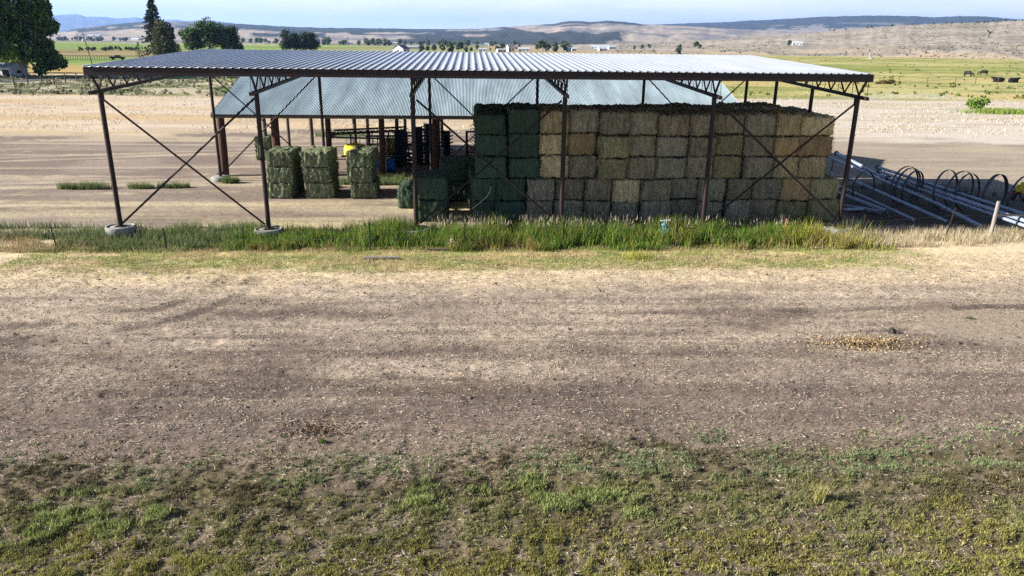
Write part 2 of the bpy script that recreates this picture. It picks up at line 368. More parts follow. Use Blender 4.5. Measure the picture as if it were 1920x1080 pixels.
def ground_col(x, y):
    n1 = fbm(x / 5, y / 3, 5, 301); n2 = fbm(x / 0.9, y / 0.5, 4, 311); stx = fbm(x / 14, y / 1.3, 5, 321); big = fbm(x / 60, y / 14, 5, 331)
    # front yard
    c = mixc(A(130, 116, 108), A(110, 98, 91), ss(0.4, 0.62, n1))
    c = mixc(c, A(128, 110, 96), ss(0.55, 0.7, fbm(x / 3, y / 1.2, 3, 341)) * 0.3)
    s = straw_mask(x, y)
    c = mixc(c, A(212, 196, 178), s * 0.74 * ss(0.15, 0.6, n2 + s * 0.25))
    c = mixc(c, A(226, 206, 170), ss(-8.5, -5.0, y + (n2 - 0.5) * 2.5) * 0.75)
    trk = ss(.52, .60, fbm(x / 40 + .6 * n1, (y + .02 * x) / .32, 3, 345)) * ss(-18, -16, y) * ss(-6, -8.5, y)
    c = mixc(c, A(100, 90, 84), np.maximum(trk * .35, track_mask(x, y) * .45))
    bare = ss(1.15, 0.9, np.hypot((x - 14.3) / 3.0, (y + 11.0) / 1.35) + (n2 - 0.5) * 0.5)
    c = mixc(c, A(160, 147, 132), bare)
    low = ss(-16.8, -18.4, y + (n1 - 0.5) * 2.0)
    c = mixc(c, mixc(A(104, 93, 82), A(122, 111, 93), n2), low * .8)
    wm = weed_mask(x, y)
    c = mixc(c, mixc(A(82, 80, 54), A(102, 98, 60), n2), wm * 0.6)
    # fence line
    sg = ss(-5.6, -4.4, y + (n2 - 0.5) * 1.6) * ss(-1.5, -2.5, y) * ss(16.5, 13.0, x + (n1 - 0.5) * 5) * ss(-18.2, -15, x + (n1 - .5) * 4)
    c = mixc(c, mixc(A(196, 184, 128), A(132, 140, 76), ss(0.4, 0.65, n2)), sg * 0.75)
    tg = ss(-2.9, -2.2, y) * ss(1.6, 0.4, y) * ss(16.2, 14.8, x)
    c = mixc(c, A(92, 84, 52), tg * ss(-19, -16, x))
    # yard under and behind the shed
    yd = ss(0.6, 1.4, y + (n2 - .5))
    yc = mixc(A(178, 163, 152), A(156, 142, 133), ss(0.35, 0.62, n1))
    yc = mixc(yc, A(226, 210, 182), ss(0.50, 0.62, stx * 0.7 + n2 * 0.3) * 0.6)
    yc = mixc(yc, A(232, 218, 176), ss(10.0, 3.0, y) * ss(0.5, 2, y) * ss(0.30, 0.6, stx) * 0.7 * ss(17, 14, x))
    yc = mixc(yc, mixc(A(206, 196, 176), A(188, 174, 158), n1), ss(16, 22, x) * ss(2, 9, y) * 0.6)
    c = mixc(c, yc * .94, yd)
    for (a0, b0, c0, w0) in ((9.5, .16, .0012, .30), (10.9, .16, .0012, .30), (20.0, .30, .002, .4), (21.8, .30, .002, .4), (28, -.05, .001, .5), (5.2, .03, 0, .35), (16.5, .05, 0, .4)):
        yy = a0 + b0 * (x + 30) + c0 * (x + 30) ** 2; m_ = np.exp(-((y - yy) / w0) ** 2) * ss(-8, -14, x)
        c = mixc(c, A(128, 116, 108), m_ * .5 * ss(.3, .6, n2)); m_ = np.exp(-((y - yy - w0 * 1.8) / (w0 * .8)) ** 2) * ss(-8, -14, x); c = mixc(c, A(226, 212, 188), m_ * .45 * yd)
    dk = ss(16.0, 17.0, x) * ss(29, 26, x) * ss(.9, 1.8, y + (n2 - .5)) * ss(13.5, 11.5, y + (n1 - .5) * 3)  # shed's cast shade beside the pipes, deepened by darkening the soil colour
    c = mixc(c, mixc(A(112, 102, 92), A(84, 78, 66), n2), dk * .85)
    # pale dry grass
    lim = 35 + 6 * np.sin(x * 0.05 + 1) + (n1 - 0.5) * 10 - ss(10, 30, x) * 6
    pg = ss(lim, lim + 5, y)
    pc = mixc(A(232, 216, 196), A(222, 196, 158), ss(0.42, 0.6, big))
    pc = mixc(pc, A(196, 180, 158), ss(0.55, 0.68, stx) * 0.55)
    pr = mixc(A(230, 220, 208), A(214, 202, 180), ss(0.4, 0.62, stx))
    pc = mixc(pc, pr, ss(5, 25, x))
    c = mixc(c, pc, pg)
    # grey sage belt on the left
    sb = ss(78, 92, y + (big - .5) * 22) * ss(136, 126, y + (n1 - .5) * 5) * ss(10, -5, x)
    nb = fbm(x / 5, y / 3.0, 4, 361)
    sc_ = mixc(A(205, 196, 172), mixc(A(118, 124, 96), A(128, 150, 82), ss(-70, -30, x)), ss(0.44, 0.58, nb + (big - .5) * 0.4))
    c = mixc(c, sc_, sb)
    gb = ss(128, 134, y + (n1 - .5) * 6) * ss(146, 140, y) * ss(-20, -40, x)
    c = mixc(c, A(150, 165, 88), gb)
    # meadow on the right
    lim2 = 84 + (big - .5) * 16 - ss(40, 120, x) * 4
    md = ss(lim2, lim2 + 6, y) * ss(-12, 10, x + (big - .5) * 20)
    f1 = fbm(x / 26, y / 11, 5, 371); f2 = fbm(x / 7, y / 5, 4, 381)
    mc = mixc(A(208, 201, 142), A(162, 166, 98), ss(0.42, 0.66, f1))
    mc = mixc(mc, A(222, 200, 138), ss(0.52, 0.66, fbm(x / 50, y / 16, 4, 391)) * 0.7 * ss(330, 180, y))
    mc = mixc(mc, A(112, 128, 58), ss(0.58, 0.70, f2) * 0.55)
    mc = mixc(mc, A(226, 222, 206), ss(0.5, 0.62, f2) * ss(115, 95, y) * ss(80, 60, x) * .0 + ss(0.46, 0.6, f2) * ss(112, 92, y) * ss(52, 66, x) * 0.7)
    mc = mixc(mc, A(132, 152, 72), ss(210, 240, y) * ss(330, 300, y) * 0.45)
    c = mixc(c, mc, md)
    dg = ss(600, 700, y + (f1 - .5) * 120) * ss(-60, 20, x)
    c = mixc(c, mixc(A(214, 190, 152), A(170, 156, 128), ss(.4, .6, f1)), dg)
    # valley on the left and middle
    vl = ss(147, 152, y) * ss(20, -10, x - y * 0.02)
    f3 = fbm(x / 45, y / 18, 5, 401)
    vc = mixc(A(204, 178, 118), A(170, 156, 104), ss(0.4, 0.6, f3))
    vc = mixc(vc, mixc(A(118, 146, 84), A(160, 178, 104), ss(0.42, 0.58, f3)), ss(206, 222, y + (f3 - .5) * 20) * ss(335, 315, y))
    vc = mixc(vc, mixc(A(176, 162, 116), A(140, 128, 96), ss(0.4, 0.6, f3)), ss(318, 340, y + (f3 - .5) * 20))
    far_g = fbm(x / 240, y / 120, 4, 411)
    vc = mixc(vc, mixc(A(170, 196, 104), A(142, 166, 92), ss(0.4, 0.6, far_g)), ss(520, 560, y + (f3 - .5) * 60) * ss(-90, -200, x + y * 0.0))
    vc = mixc(vc, mixc(A(172, 174, 128), A(148, 156, 112), ss(0.4, 0.6, far_g)), ss(430, 480, y) * ss(-200, -100, x))
    vc = mixc(vc, mixc(A(160, 158, 128), A(140, 142, 120), far_g), ss(1300, 1700, y))
    c = mixc(c, vc, vl)
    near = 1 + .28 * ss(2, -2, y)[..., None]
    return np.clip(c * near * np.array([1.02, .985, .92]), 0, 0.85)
def ground_z(x, y):
    d = gdist(x, y); fade = ss(55, 30, d)
    fr = ss(-3.5, -5.0, y)
    clod = (fbm(x / 0.30, y / 0.22, 4, 501, 0.6) - 0.5)
    amp = 0.05 + 0.05 * ss(-17.0, -18.5, y) * fr
    z = clod * amp * fade + (fbm(x / 4.0, y / 2.0, 3, 511) - 0.5) * 0.10 * fade
    z = z - 0.06 * fade * ss(0.56, 0.66, fbm(x / 10.0, y / 0.7, 3, 521)) * fr
    for xx in (): pass
    z = z - .035 * track_mask(x, y) * fr
    flat = 1 - ss(1.15, 0.9, np.hypot((x - 14.3) / 3.0, (y + 11.0) / 1.35)) * 0.8
    return z * flat
def make_ground():
    d1 = [-25, -15, -5, 2, 5, 6.5]
    d = 7.5
    while d < 62: d1.append(d); d *= 1.0036
    while d < 30000: d1.append(d); d *= 1.0155
    D = np.array(d1)
    u = np.concatenate([np.linspace(-2.6, -1.0, 34, endpoint=False), np.linspace(-1.0, 1.05, 720), np.linspace(1.05, 2.6, 34)[1:]])
    Dm = np.maximum(D, 7.5)
    X = CAM[0] + Dm[:, None] * u[None]; Y = (CAM[1] + D)[:, None] + 0 * u[None]
    Z = ground_z(X, Y); C = ground_col(X, Y)
    n = len(u); R = len(D)
    i = np.arange(R - 1)[:, None] * n + np.arange(n - 1)[None]
    F = np.stack([i, i + 1, i + n + 1, i + n], -1).reshape(-1, 4)
    V = np.stack([X, Y, Z], -1).reshape(-1, 3)
    o = link('ground', np_mesh('ground', V, F, M['ground'], C.reshape(-1, 3), True))
    tag(o, 'dry farmyard ground of dirt, straw, pasture and valley fields', 'ground', kind='structure')
make_ground()
def gz(x, y): return float(ground_z(np.array([x]), np.array([y]))[0])

# road on the left, in the shade of the trees
rc = [G(-260, 156), G(0, 152.5), G(100, 148.5), G(250, 144.5), G(350, 142.0), G(445, 140.0), G(620, 137.5)]
rv = []; 
for i, p in enumerate(rc):
    a = rc[max(i - 1, 0)]; b = rc[min(i + 1, len(rc) - 1)]; t = (b - a)[:2]; t = t / np.linalg.norm(t); nrm = np.array([-t[1], t[0]])
    for s in (-4.2, 4.2): rv.append((p[0] + nrm[0] * s, p[1] + nrm[1] * s, 0.03))
o = link('road', np_mesh('road', np.array(rv), np.array([(2 * i, 2 * i + 1, 2 * i + 3, 2 * i + 2) for i in range(len(rc) - 1)]), M['road']))
tag(o, 'narrow paved country road passing the tall trees on the left', 'road', kind='structure')

# ------------------------------------------------------------------ scattered ground cover
def blades(P, H, Wd, lean, colr, seed, curve=0.35, segs=2):
    """tapered blades of grass standing at P; returns V, F(tri/quad as quads), C"""
    r = np.random.default_rng(seed); n = len(P)
    a = r.uniform(0, 2 * pi, n); la = r.uniform(0, 2 * pi, n); ln = r.uniform(0.1, 1.0, n) * lean
    dx = np.stack([np.cos(a), np.sin(a), 0 * a], -1) * (Wd / 2)[:, None]
    dl = np.stack([np.cos(la), np.sin(la), 0 * a], -1)
    rows = []
    for k in range(segs + 1):
        t = k / segs
        c = P + np.array([0, 0, 1.0]) * (H * t * (1 - 0.15 * ln * t))[:, None] + dl * (H * ln * (t * t * curve + t * (1 - curve) * 0.5))[:, None]
        w = (1 - t) ** 0.7 if k < segs else 0.12
        rows.append(c - dx * w); rows.append(c + dx * w)
    V = np.stack(rows, 1).reshape(-1, 3)
    m = 2 * (segs + 1); b = np.arange(n) * m
    F = np.concatenate([np.stack([b + 2 * k, b + 2 * k + 1, b + 2 * k + 3, b + 2 * k + 2], -1) for k in range(segs)])
    return V, F, np.repeat(colr, m, 0)
def join(parts):
    V = []; F = []; C = []; n = 0
    for v, f, c in parts: V.append(v); F.append(f + n); C.append(c); n += len(v)
    return np.concatenate(V), np.concatenate(F), np.concatenate(C)
def pick(cols, n, rng, jit=0.2):
    cols = np.array(cols); c = cols[rng.integers(0, len(cols), n)]
    return np.clip(c * rng.uniform(1 - jit, 1 + jit, (n, 1)), 0, 0.9)
def fan_points(n, ymin, ymax, rng, margin=1.12):
    """points on the ground, denser towards the camera"""
    dmin, dmax = ymin - CAM[1], ymax - CAM[1]
    d = dmin * (dmax / dmin) ** rng.random(n)
    u = rng.uniform(-0.74 * margin, 0.80 * margin, n)
    return CAM[0] + d * u, CAM[1] + d

# straw litter
rng = np.random.default_rng(21)
x, y = fan_points(1000000, -21.6, -3.2, rng)
keep = rng.random(len(x)) < (0.22 + 0.78 * straw_mask(x, y)) * (0.35 + 0.65 * ss(.34, .6, fbm(x / .45, y / .3, 3, 221))) * (1 - 0.75 * ss(-17.2, -18.6, y)) * (0.25 + 0.75 * (np.hypot((x - 14.3) / 3.0, (y + 11.0) / 1.35) > 1.0))
x, y = x[keep], y[keep]; n = len(x)
z = ground_z(x, y) + rng.uniform(0.004, 0.02, n)
L_ = rng.uniform(0.025, 0.09, n) * np.where(rng.random(n) < 0.010, 2.6, 1.0); a = rng.uniform(0, pi, n) ; wv = rng.uniform(0.004, 0.010, n)
a = np.where(rng.random(n) < 0.35, rng.normal(0, 0.4, n), a)
t = np.stack([np.cos(a), np.sin(a), rng.normal(0, 0.18, n)], -1) * (L_ / 2)[:, None]; s = np.stack([-np.sin(a), np.cos(a), rng.normal(0, 0.5, n)], -1) * (wv / 2)[:, None]
P = np.stack([x, y, z], -1)
V = np.stack([P - t - s, P - t + s, P + t + s * .6, P + t - s * .6], 1).reshape(-1, 3)
F = np.arange(n * 4).reshape(-1, 4)
cc = np.repeat(pick([A(232, 214, 190), A(218, 198, 172), A(200, 180, 152), A(240, 226, 204), A(172, 152, 128), A(132, 114, 98)], n, rng), 4, 0)
o = link('straw_litter', np_mesh('straw_litter', V, F, M['straw'], cc)); tag(o, 'loose pale straw scattered thickly over the bare dirt of the front yard', 'straw', kind='stuff')

# dark clods and dung crumbs
rng = np.random.default_rng(22)
x, y = fan_points(15000, -21.6, -4.5, rng); n = len(x)
sz = rng.uniform(0.010, 0.030, n) * np.where(rng.random(n) < 0.02, 2.2, 1)
oc = np.array([(1, 0, 0), (0, 1, 0), (-1, 0, 0), (0, -1, 0), (0, 0, .9)]) 
V = (np.stack([x, y, ground_z(x, y)], -1)[:, None] + oc[None] * sz[:, None, None] * rng.uniform(0.6, 1.4, (n, 5, 3))).reshape(-1, 3)
b = np.arange(n)[:, None] * 5
F = np.concatenate([b + np.array([[0, 1, 4]]), b + np.array([[1, 2, 4]]), b + np.array([[2, 3, 4]]), b + np.array([[3, 0, 4]])])
cc = np.repeat(pick([A(112, 98, 86), A(132, 116, 102), A(156, 138, 122), A(96, 84, 74)], n, rng), 5, 0)
o = link('soil_clods', np_mesh('soil_clods', V, F, M['straw'], cc)); tag(o, 'small crumbs of dark soil scattered over the front yard', 'soil', kind='stuff')

# low weeds of the foreground
rng = np.random.default_rng(23)
x, y = fan_points(130000, -22.4, -15.2, rng, 1.3); wm = weed_mask(x, y)
lowz = ss(-16.0, -19.6, y + (fbm(x / 1.5, y / 1.0, 3, 161) - .5) * 2.0)
cl = ss(.46, .62, fbm(x / .16, y / .16, 3, 171)); isp0 = np.zeros(len(x))
for P, rx, ry in PATCHW[:4]: isp0 = np.maximum(isp0, ss(1.05, 0.45, np.hypot((x - P[0]) / rx, (y - P[1]) / ry) + (fbm(x / .55, y / .40, 4, 151) - .46) * 3.4))
keep = rng.random(len(x)) < np.clip(cl * (0.24 * lowz + 0.75 * wm * ss(.35, .6, fbm(x / .5, y / .4, 3, 175))) + isp0 * .8 * (.15 + .85 * cl) + .05 * lowz, 0, 1)
x, y, wm, isp0 = x[keep], y[keep], wm[keep], isp0[keep]
k = 13; m = len(x); n = m * k
rad = np.repeat(rng.uniform(.018, .07, m) * (1 + .5 * isp0), k); dd = rng.normal(0, 1, (n, 2)); X = np.repeat(x, k) + dd[:, 0] * rad * .6; Y = np.repeat(y, k) + dd[:, 1] * rad * .6
dome = np.exp(-(dd ** 2).sum(1) * .5)
isp = np.repeat(isp0, k); tone = np.repeat(fbm(x / 1.6, y / 1.0, 4, 141) + rng.normal(0, .05, m), k)
cA = pick([A(150, 148, 104), A(126, 126, 86), A(166, 162, 116), A(108, 106, 74)], n, rng); cB = pick([A(112, 102, 80), A(92, 84, 68), A(130, 120, 94)], n, rng)
cG = pick([A(168, 182, 122), A(146, 162, 104), A(184, 196, 138), A(128, 144, 92)], n, rng); cY = pick([A(188, 176, 106), A(162, 152, 90), A(146, 146, 86)], n, rng)
cC = pick([A(140, 148, 114), A(158, 166, 130), A(118, 126, 96)], n, rng)
cc = mixc(cA, cC, (Y > -18.9 + (tone - .5) * 2).astype(float)); cc = mixc(cc, cB, (rng.random(n) < ss(0.60, 0.42, tone)).astype(float)); cc = mixc(cc, cY, (rng.random(n) < ss(-19.8, -20.8, Y + (tone - .5) * 3) * .65).astype(float)); cc = mixc(cc, cG, (rng.random(n) < isp).astype(float))
H = (.018 + .065 * dome * rng.uniform(.6, 1.2, n)) * (1 + 0.7 * isp)
Pz = np.stack([X, Y, ground_z(X, Y)], -1)
V, F, C = blades(Pz, H, rng.uniform(0.008, 0.019, n) * (1 + isp * .4), 1.3, np.clip(cc * np.array([1.40, 1.46, 1.24]) * (1 - .22 * isp[:, None] * np.array([.6, 1, 1.1])), 0, .8), 24, segs=1)
o = link('ground_weeds', np_mesh('ground_weeds', V, F, M['grass'], C)); tag(o, 'low green and brown weeds carpeting the near edge of the yard', 'weeds', kind='stuff')

# tall grass along the fence
rng = np.random.default_rng(31)
def strip(n, x0, x1, y0, y1):
    return rng.uniform(x0, x1, n), rng.uniform(y0, y1, n)
parts = []
x, y = strip(130000, -18.0, 15.6, -2.7, 0.9)
dens = (0.16 + 0.84 * ss(0.36, 0.58, fbm(x / 1.1, y / 0.7, 4, 601))) * ss(-2.6, -1.7, y + (fbm(x / 1.1, y * 0, 4, 603) - .5) * 2.6) * ss(1.0, 0.2, y + (fbm(x / 1.3, y * 0, 3, 605) - .5) * .9) * ss(16.0, 11.8, x + (fbm(x / .6, y / .5, 3, 607) - .5) * 3)
wl = ss(-10.5, -12.5, x)                                   # the weedy left end stands lower and greyer
dens = dens * np.where(x < -15.6, 0.55, 1) * (1 - 0.55 * ss(-4.4, -5.4, x) * ss(-8.4, -7.0, x) * ss(-0.9, -1.6, y))
dens = dens * .82
keep = rng.random(len(x)) < dens; x, y, wl = x[keep], y[keep], wl[keep]; n = len(x)
tone = fbm(x / 2.4, y / 1.2, 4, 611)
cc = pick([A(118, 160, 58), A(92, 138, 46), A(132, 168, 62), A(74, 116, 40), A(150, 170, 74), A(64, 96, 40)], n, rng, .3)
cc = mixc(cc, pick([A(196, 190, 80), A(176, 172, 74)], n, rng), (rng.random(n) < 0.12 + 0.75 * ss(11.0, 15, x) + 0.35 * ss(0.56, 0.68, tone)).astype(float))
cc = mixc(cc, pick([A(128, 146, 98), A(110, 130, 84), A(150, 160, 110)], n, rng), (rng.random(n) < wl * 0.8).astype(float))
cc = mixc(cc, pick([A(190, 162, 112), A(160, 130, 92)], n, rng), (rng.random(n) < 0.07 + 0.45 * ss(-1.3, -2.2, y) * ss(.45, .6, tone)).astype(float))
H = rng.uniform(0.24, 0.74, n) * (0.25 + 1.25 * fbm(x / 0.9, y / 0.8, 3, 621)) * (1 - 0.22 * wl) * (0.55 + 0.45 * ss(-2.6, -1.2, y)) * (0.8 + .35 * ss(-9, -3, x))
parts.append(blades(np.stack([x, y, ground_z(x, y)], -1), H, rng.uniform(0.012, 0.030, n), 0.95, cc * 1.0, 32, segs=3))
# seed heads standing above the grass in front of the bale wall
x, y = strip(1500, -3.5, 12.0, -0.9, 0.7); keep = rng.random(len(x)) < 0.25 + 0.75 * ss(.42, .58, fbm(x / .9, y * 0, 3, 631)); x, y = x[keep], y[keep]; n = len(x)
hs = rng.uniform(0.55, 0.95, n)
parts.append(blades(np.stack([x, y, ground_z(x, y)], -1), hs, np.full(n, 0.007), 0.45, pick([A(170, 168, 110), A(150, 140, 100)], n, rng), 33, segs=3))
v, f, c = blades(np.stack([x + rng.normal(0, .05, n), y, hs * 0.82], -1), rng.uniform(0.14, 0.24, n), rng.uniform(0.02, 0.04, n), 0.5, pick([A(196, 182, 156), A(186, 160, 140), A(206, 198, 178)], n, rng), 34)
parts.append((v, f, c))
V, F, C = join(parts)
o = link('tall_grass', np_mesh('tall_grass', V, F, M['grass'], C)); tag(o, 'tall bright green grass along the fence in front of the hay shed', 'grass', kind='stuff')

# short grass, dry tufts
parts = []
x, y = strip(60000, -18.5, 16.5, -5.4, -2.0); dens = ss(-5.5, -4.2, y + (fbm(x / 1.2, y / .6, 4, 641) - .5) * 2.2) * ss(0.30, 0.60, fbm(x / 1.1, y / .5, 4, 651) + 0.12) * ss(17, 13, x + (fbm(x, y, 3, 5) - .5) * 4)
keep = rng.random(len(x)) < dens; x, y = x[keep], y[keep]; n = len(x); tone = fbm(x / 2.0, y / .7, 4, 661)
cc = mixc(pick([A(168, 184, 92), A(140, 164, 78), A(188, 194, 116)], n, rng), pick([A(226, 206, 156), A(212, 188, 136)], n, rng), (rng.random(n) < ss(.56, .40, tone)).astype(float))
parts.append(blades(np.stack([x, y, ground_z(x, y)], -1), rng.uniform(0.04, 0.13, n), rng.uniform(0.008, 0.02, n), 1.0, cc, 35))
x, y = strip(20000, 12.5, 24.5, -2.2, 0.7); dens = ss(-2.4, -1.2, y + (fbm(x / 1.2, y * 0, 3, 671) - .5) * 1.6) * ss(1.0, 0.2, y) * (0.3 + .7 * ss(.35, .6, fbm(x / .6, y / .5, 3, 681)))
keep = rng.random(len(x)) < dens; x, y = x[keep], y[keep]; n = len(x)
parts.append(blades(np.stack([x, y, ground_z(x, y)], -1), rng.uniform(0.15, 0.50, n) * (0.6 + .6 * fbm(x / .7, y, 3, 691)), rng.uniform(0.008, 0.02, n), 0.7, pick([A(236, 224, 196), A(224, 206, 170), A(214, 190, 140), A(200, 186, 150)], n, rng), 36))
x, y = strip(9000, -22.5, -16.0, -2.6, 0.4); keep = rng.random(len(x)) < ss(.45, .62, fbm(x / .9, y / .6, 3, 693)); x, y = x[keep], y[keep]; n = len(x)
parts.append(blades(np.stack([x, y, ground_z(x, y)], -1), rng.uniform(0.10, 0.35, n), rng.uniform(0.008, 0.02, n), 0.9, pick([A(222, 196, 150), A(190, 160, 120), A(130, 140, 92)], n, rng), 37))
x, y = strip(14000, -24, -10.5, -0.8, 1.6); keep = rng.random(len(x)) < ss(.46, .60, fbm(x / 1.4, y / .9, 3, 695)); x, y = x[keep], y[keep]; n = len(x)
parts.append(blades(np.stack([x, y, ground_z(x, y)], -1), rng.uniform(0.15, 0.5, n), rng.uniform(0.012, 0.026, n), 0.8, pick([A(132, 146, 100), A(112, 130, 84), A(152, 162, 116)], n, rng), 38))
V, F, C = join(parts)
o = link('short_grass', np_mesh('short_grass', V, F, M['grass'], C)); tag(o, 'short yellowing grass and dry tufts on both sides of the fence line', 'grass', kind='stuff')

# pale tussocks and weeds behind the shed
parts = []
rng = np.random.default_rng(41)
n = 70000; d = 66 * (170 / 66.0) ** rng.random(n); u = rng.uniform(-.85, .95, n); x = CAM[0] + d * u; y = CAM[1] + d
keep = rng.random(n) < ss(.42, .60, fbm(x / 3.2, y / 2.0, 4, 701)) * ss(34, 44, y); x, y = x[keep], y[keep]; n = len(x)
isg = (rng.random(n) < ss(76, 96, y) * 0.7)[:, None]
cc = np.where(isg, pick([A(138, 146, 92), A(158, 164, 92), A(118, 130, 80)], n, rng), pick([A(238, 226, 208), A(232, 216, 190), A(220, 204, 180)], n, rng, .1))
parts.append(blades(np.stack([x, y, 0 * x], -1), rng.uniform(0.08, 0.26, n), rng.uniform(0.05, 0.12, n), 1.1, cc, 42))
def weedspot(px, py, rx, ry, n, h, cols):
    P = G(px, py); a = rng.uniform(0, 2 * pi, n); r = np.sqrt(rng.random(n))
    x = P[0] + np.cos(a) * r * rx; y = P[1] + np.sin(a) * r * ry
    k = rng.random(n) < ss(.3, .6, fbm(x / .5, y / .5, 3, 711) + .1); x, y = x[k], y[k]; m = len(x)
    parts.append(blades(np.stack([x, y, ground_z(x, y)], -1), rng.uniform(.4, 1, m) * h, rng.uniform(.012, .03, m), .8, pick(cols, m, rng), 43))
gcol = [A(130, 148, 92), A(112, 130, 78), A(150, 164, 106)]
for a in ((160, 354, 1.5, .35, 1500, .5), (265, 353, .7, .3, 700, .4), (325, 352, .9, .3, 900, .4), (432, 343, .5, .3, 600, .5), (700, 345, 2.4, .5, 2200, .5), (745, 338, 1.2, .4, 1100, .5), (610, 352, 1.0, .5, 900, .4), (640, 255, 2.2, 1.2, 1200, .6), (850, 300, 2.5, .8, 1800, .5)):
    weedspot(*a, gcol)
V, F, C = join(parts)
o = link('field_grass', np_mesh('field_grass', V, F, M['grass'], C)); tag(o, 'pale dry grass tufts and grey green weeds of the yard and field behind the shed', 'grass', kind='stuff')

# sagebrush on the hillside and in the sage belt
def leafcloud(P, R, n, size, cols, seed, flat=0.8):
    r = np.random.default_rng(seed)
    c = np.repeat(P, n, 0); R = np.repeat(R, n); m = len(c)
    d = r.normal(0, 1, (m, 3)); d /= np.linalg.norm(d, axis=1)[:, None]; rad = R * r.random(m) ** 0.45
    q = c + d * rad[:, None] * np.array([1, 1, flat]); q[:, 2] += R * flat * 0.9
    return quads(q, size * R * r.uniform(.6, 1.3, m), pick(cols, m, r), r)
def quads(q, s, c, r):
    m = len(q); a = r.normal(0, 1, (m, 3)); a /= np.linalg.norm(a, axis=1)[:, None]
    b = np.cross(a, r.normal(0, 1, (m, 3))); b /= np.linalg.norm(b, axis=1)[:, None]
    a = a * s[:, None] * .5; b = b * s[:, None] * .5
    V = np.stack([q - a - b * .6, q + a - b, q + a * .7 + b, q - a + b * .8], 1).reshape(-1, 3)
    return V, np.arange(m * 4).reshape(-1, 4), np.repeat(c, 4, 0)
rng = np.random.default_rng(51); pts = []
for i in range(2600):
    px = rng.uniform(1150, 2000); t = rng.uniform(0.03, 0.98)
    if vnoise(np.array([px / 60]), np.array([t * 6]), 721)[0] > 0.42: pts.append(hill_pt(HD, px, t))
pts = np.array(pts); 
parts = [leafcloud(pts, rng.uniform(.5, 1.2, len(pts)), 5, .9, [A(120, 118, 96), A(100, 100, 80), A(140, 132, 112)], 52, .6)]
n = 1500; d = 112 * (166 / 112.0) ** rng.random(n); u = rng.uniform(-.82, -.1, n); q = np.stack([CAM[0] + d * u, CAM[1] + d, 0 * d], -1); q = q[fbm(q[:, 0] / 7, q[:, 1] / 4, 3, 731) > .48]
parts.append(leafcloud(q, rng.uniform(.25, .6, len(q)), 9, .7, [A(150, 150, 116), A(124, 132, 96), A(176, 172, 140)], 53, .6))
n = 900; d = 120 * (620 / 120.0) ** rng.random(n); u = rng.uniform(.30, .86, n); q = np.stack([CAM[0] + d * u, CAM[1] + d, 0 * d], -1); q = q[fbm(q[:, 0] / 22, q[:, 1] / 14, 3, 741) > .54]
parts.append(leafcloud(q, rng.uniform(.25, .6, len(q)), 9, .7, [A(128, 142, 70), A(110, 124, 62), A(160, 166, 84)], 54, .5))
V, F, C = join(parts)
o = link('sagebrush', np_mesh('sagebrush', V, F, M['leaf'], C)); tag(o, 'low sagebrush and rough clumps dotting the pasture and the dry hillside', 'sagebrush', kind='stuff')

# ------------------------------------------------------------------ the steel hay shed
BAY, X0 = 6.1, -16.25
YB = 12.92
def roofz(y): return 6.72 + (y + 0.72) * 0.036
def chordz(y): return 5.79 + y * 0.036
SH = empty('hay_shed', (0, 0, 0), 0, 'long open sided hay shed with brown steel posts and bright ribbed metal roof', 'shed')
def ribbed(x0, x1, y0, y1, zf, pitch, rh, rw, name, m, parent, base=0.02, ny=2):
    xs = []; zs = []
    n = int(round((x1 - x0) / pitch)); pitch = (x1 - x0) / n
    for i in range(n):
        a = x0 + i * pitch
        xs += [a, a + rw * .22, a + rw * .78, a + rw]; zs += [0, rh, rh, 0]
    xs.append(x1); zs.append(0)
    xs = np.array(xs); zs = np.array(zs); ys = np.linspace(y0, y1, ny)
    V = []; k = len(xs)
    for y in ys: V.append(np.stack([xs, 0 * xs + y, zf(y) + zs + base], -1))
    for y in ys: V.append(np.stack([xs, 0 * xs + y, zf(y) + zs + base - 0.012], -1))
    V = np.concatenate(V); F = []
    i = np.arange(k - 1)
    for r in range(ny - 1):
        F.append(np.stack([r * k + i, r * k + i + 1, (r + 1) * k + i + 1, (r + 1) * k + i], -1))
        o_ = (ny + r) * k
        F.append(np.stack([o_ + k + i, o_ + k + i + 1, o_ + i + 1, o_ + i], -1))
    F.append(np.stack([ny * k + i, ny * k + i + 1, i + 1, i], -1))
    return link(name, np_mesh(name, V, np.concatenate(F), m), parent)
X1 = X0 + 5 * BAY
rs = ribbed(X0 - .06, X1 + .06, -0.72, 12.99, roofz, 0.3055, 0.036, 0.095, 'roof', M['galv'], SH, base=0.0, ny=4)
f = MB(); f.box(((X0 + X1) / 2, -0.66, 6.545), (30.6, 0.06, 0.27)); f.box(((X0 + X1) / 2, -0.64, 6.42), (30.6, 0.12, 0.025)); f.build('front_fascia', M['steel'], SH)
f = MB(); f.box(((X0 + X1) / 2, 12.93, 7.03), (30.6, 0.06, 0.30)); f.build('rear_fascia', M['steel'], SH)
for sx in (X0 - .02, X1 + .02):
    MB().bar((sx, -0.62, roofz(-0.62) - .12), (sx, 12.89, roofz(12.89) - .12), 0.06, 0.2).build('side_fascia', M['steel'], SH)
for k, y in enumerate(np.linspace(0.9, 11.9, 9)):
    MB().box(((X0 + X1) / 2, y, roofz(y) - 0.085), (30.3, 0.06, 0.15)).build('purlin', M['steel'], SH)
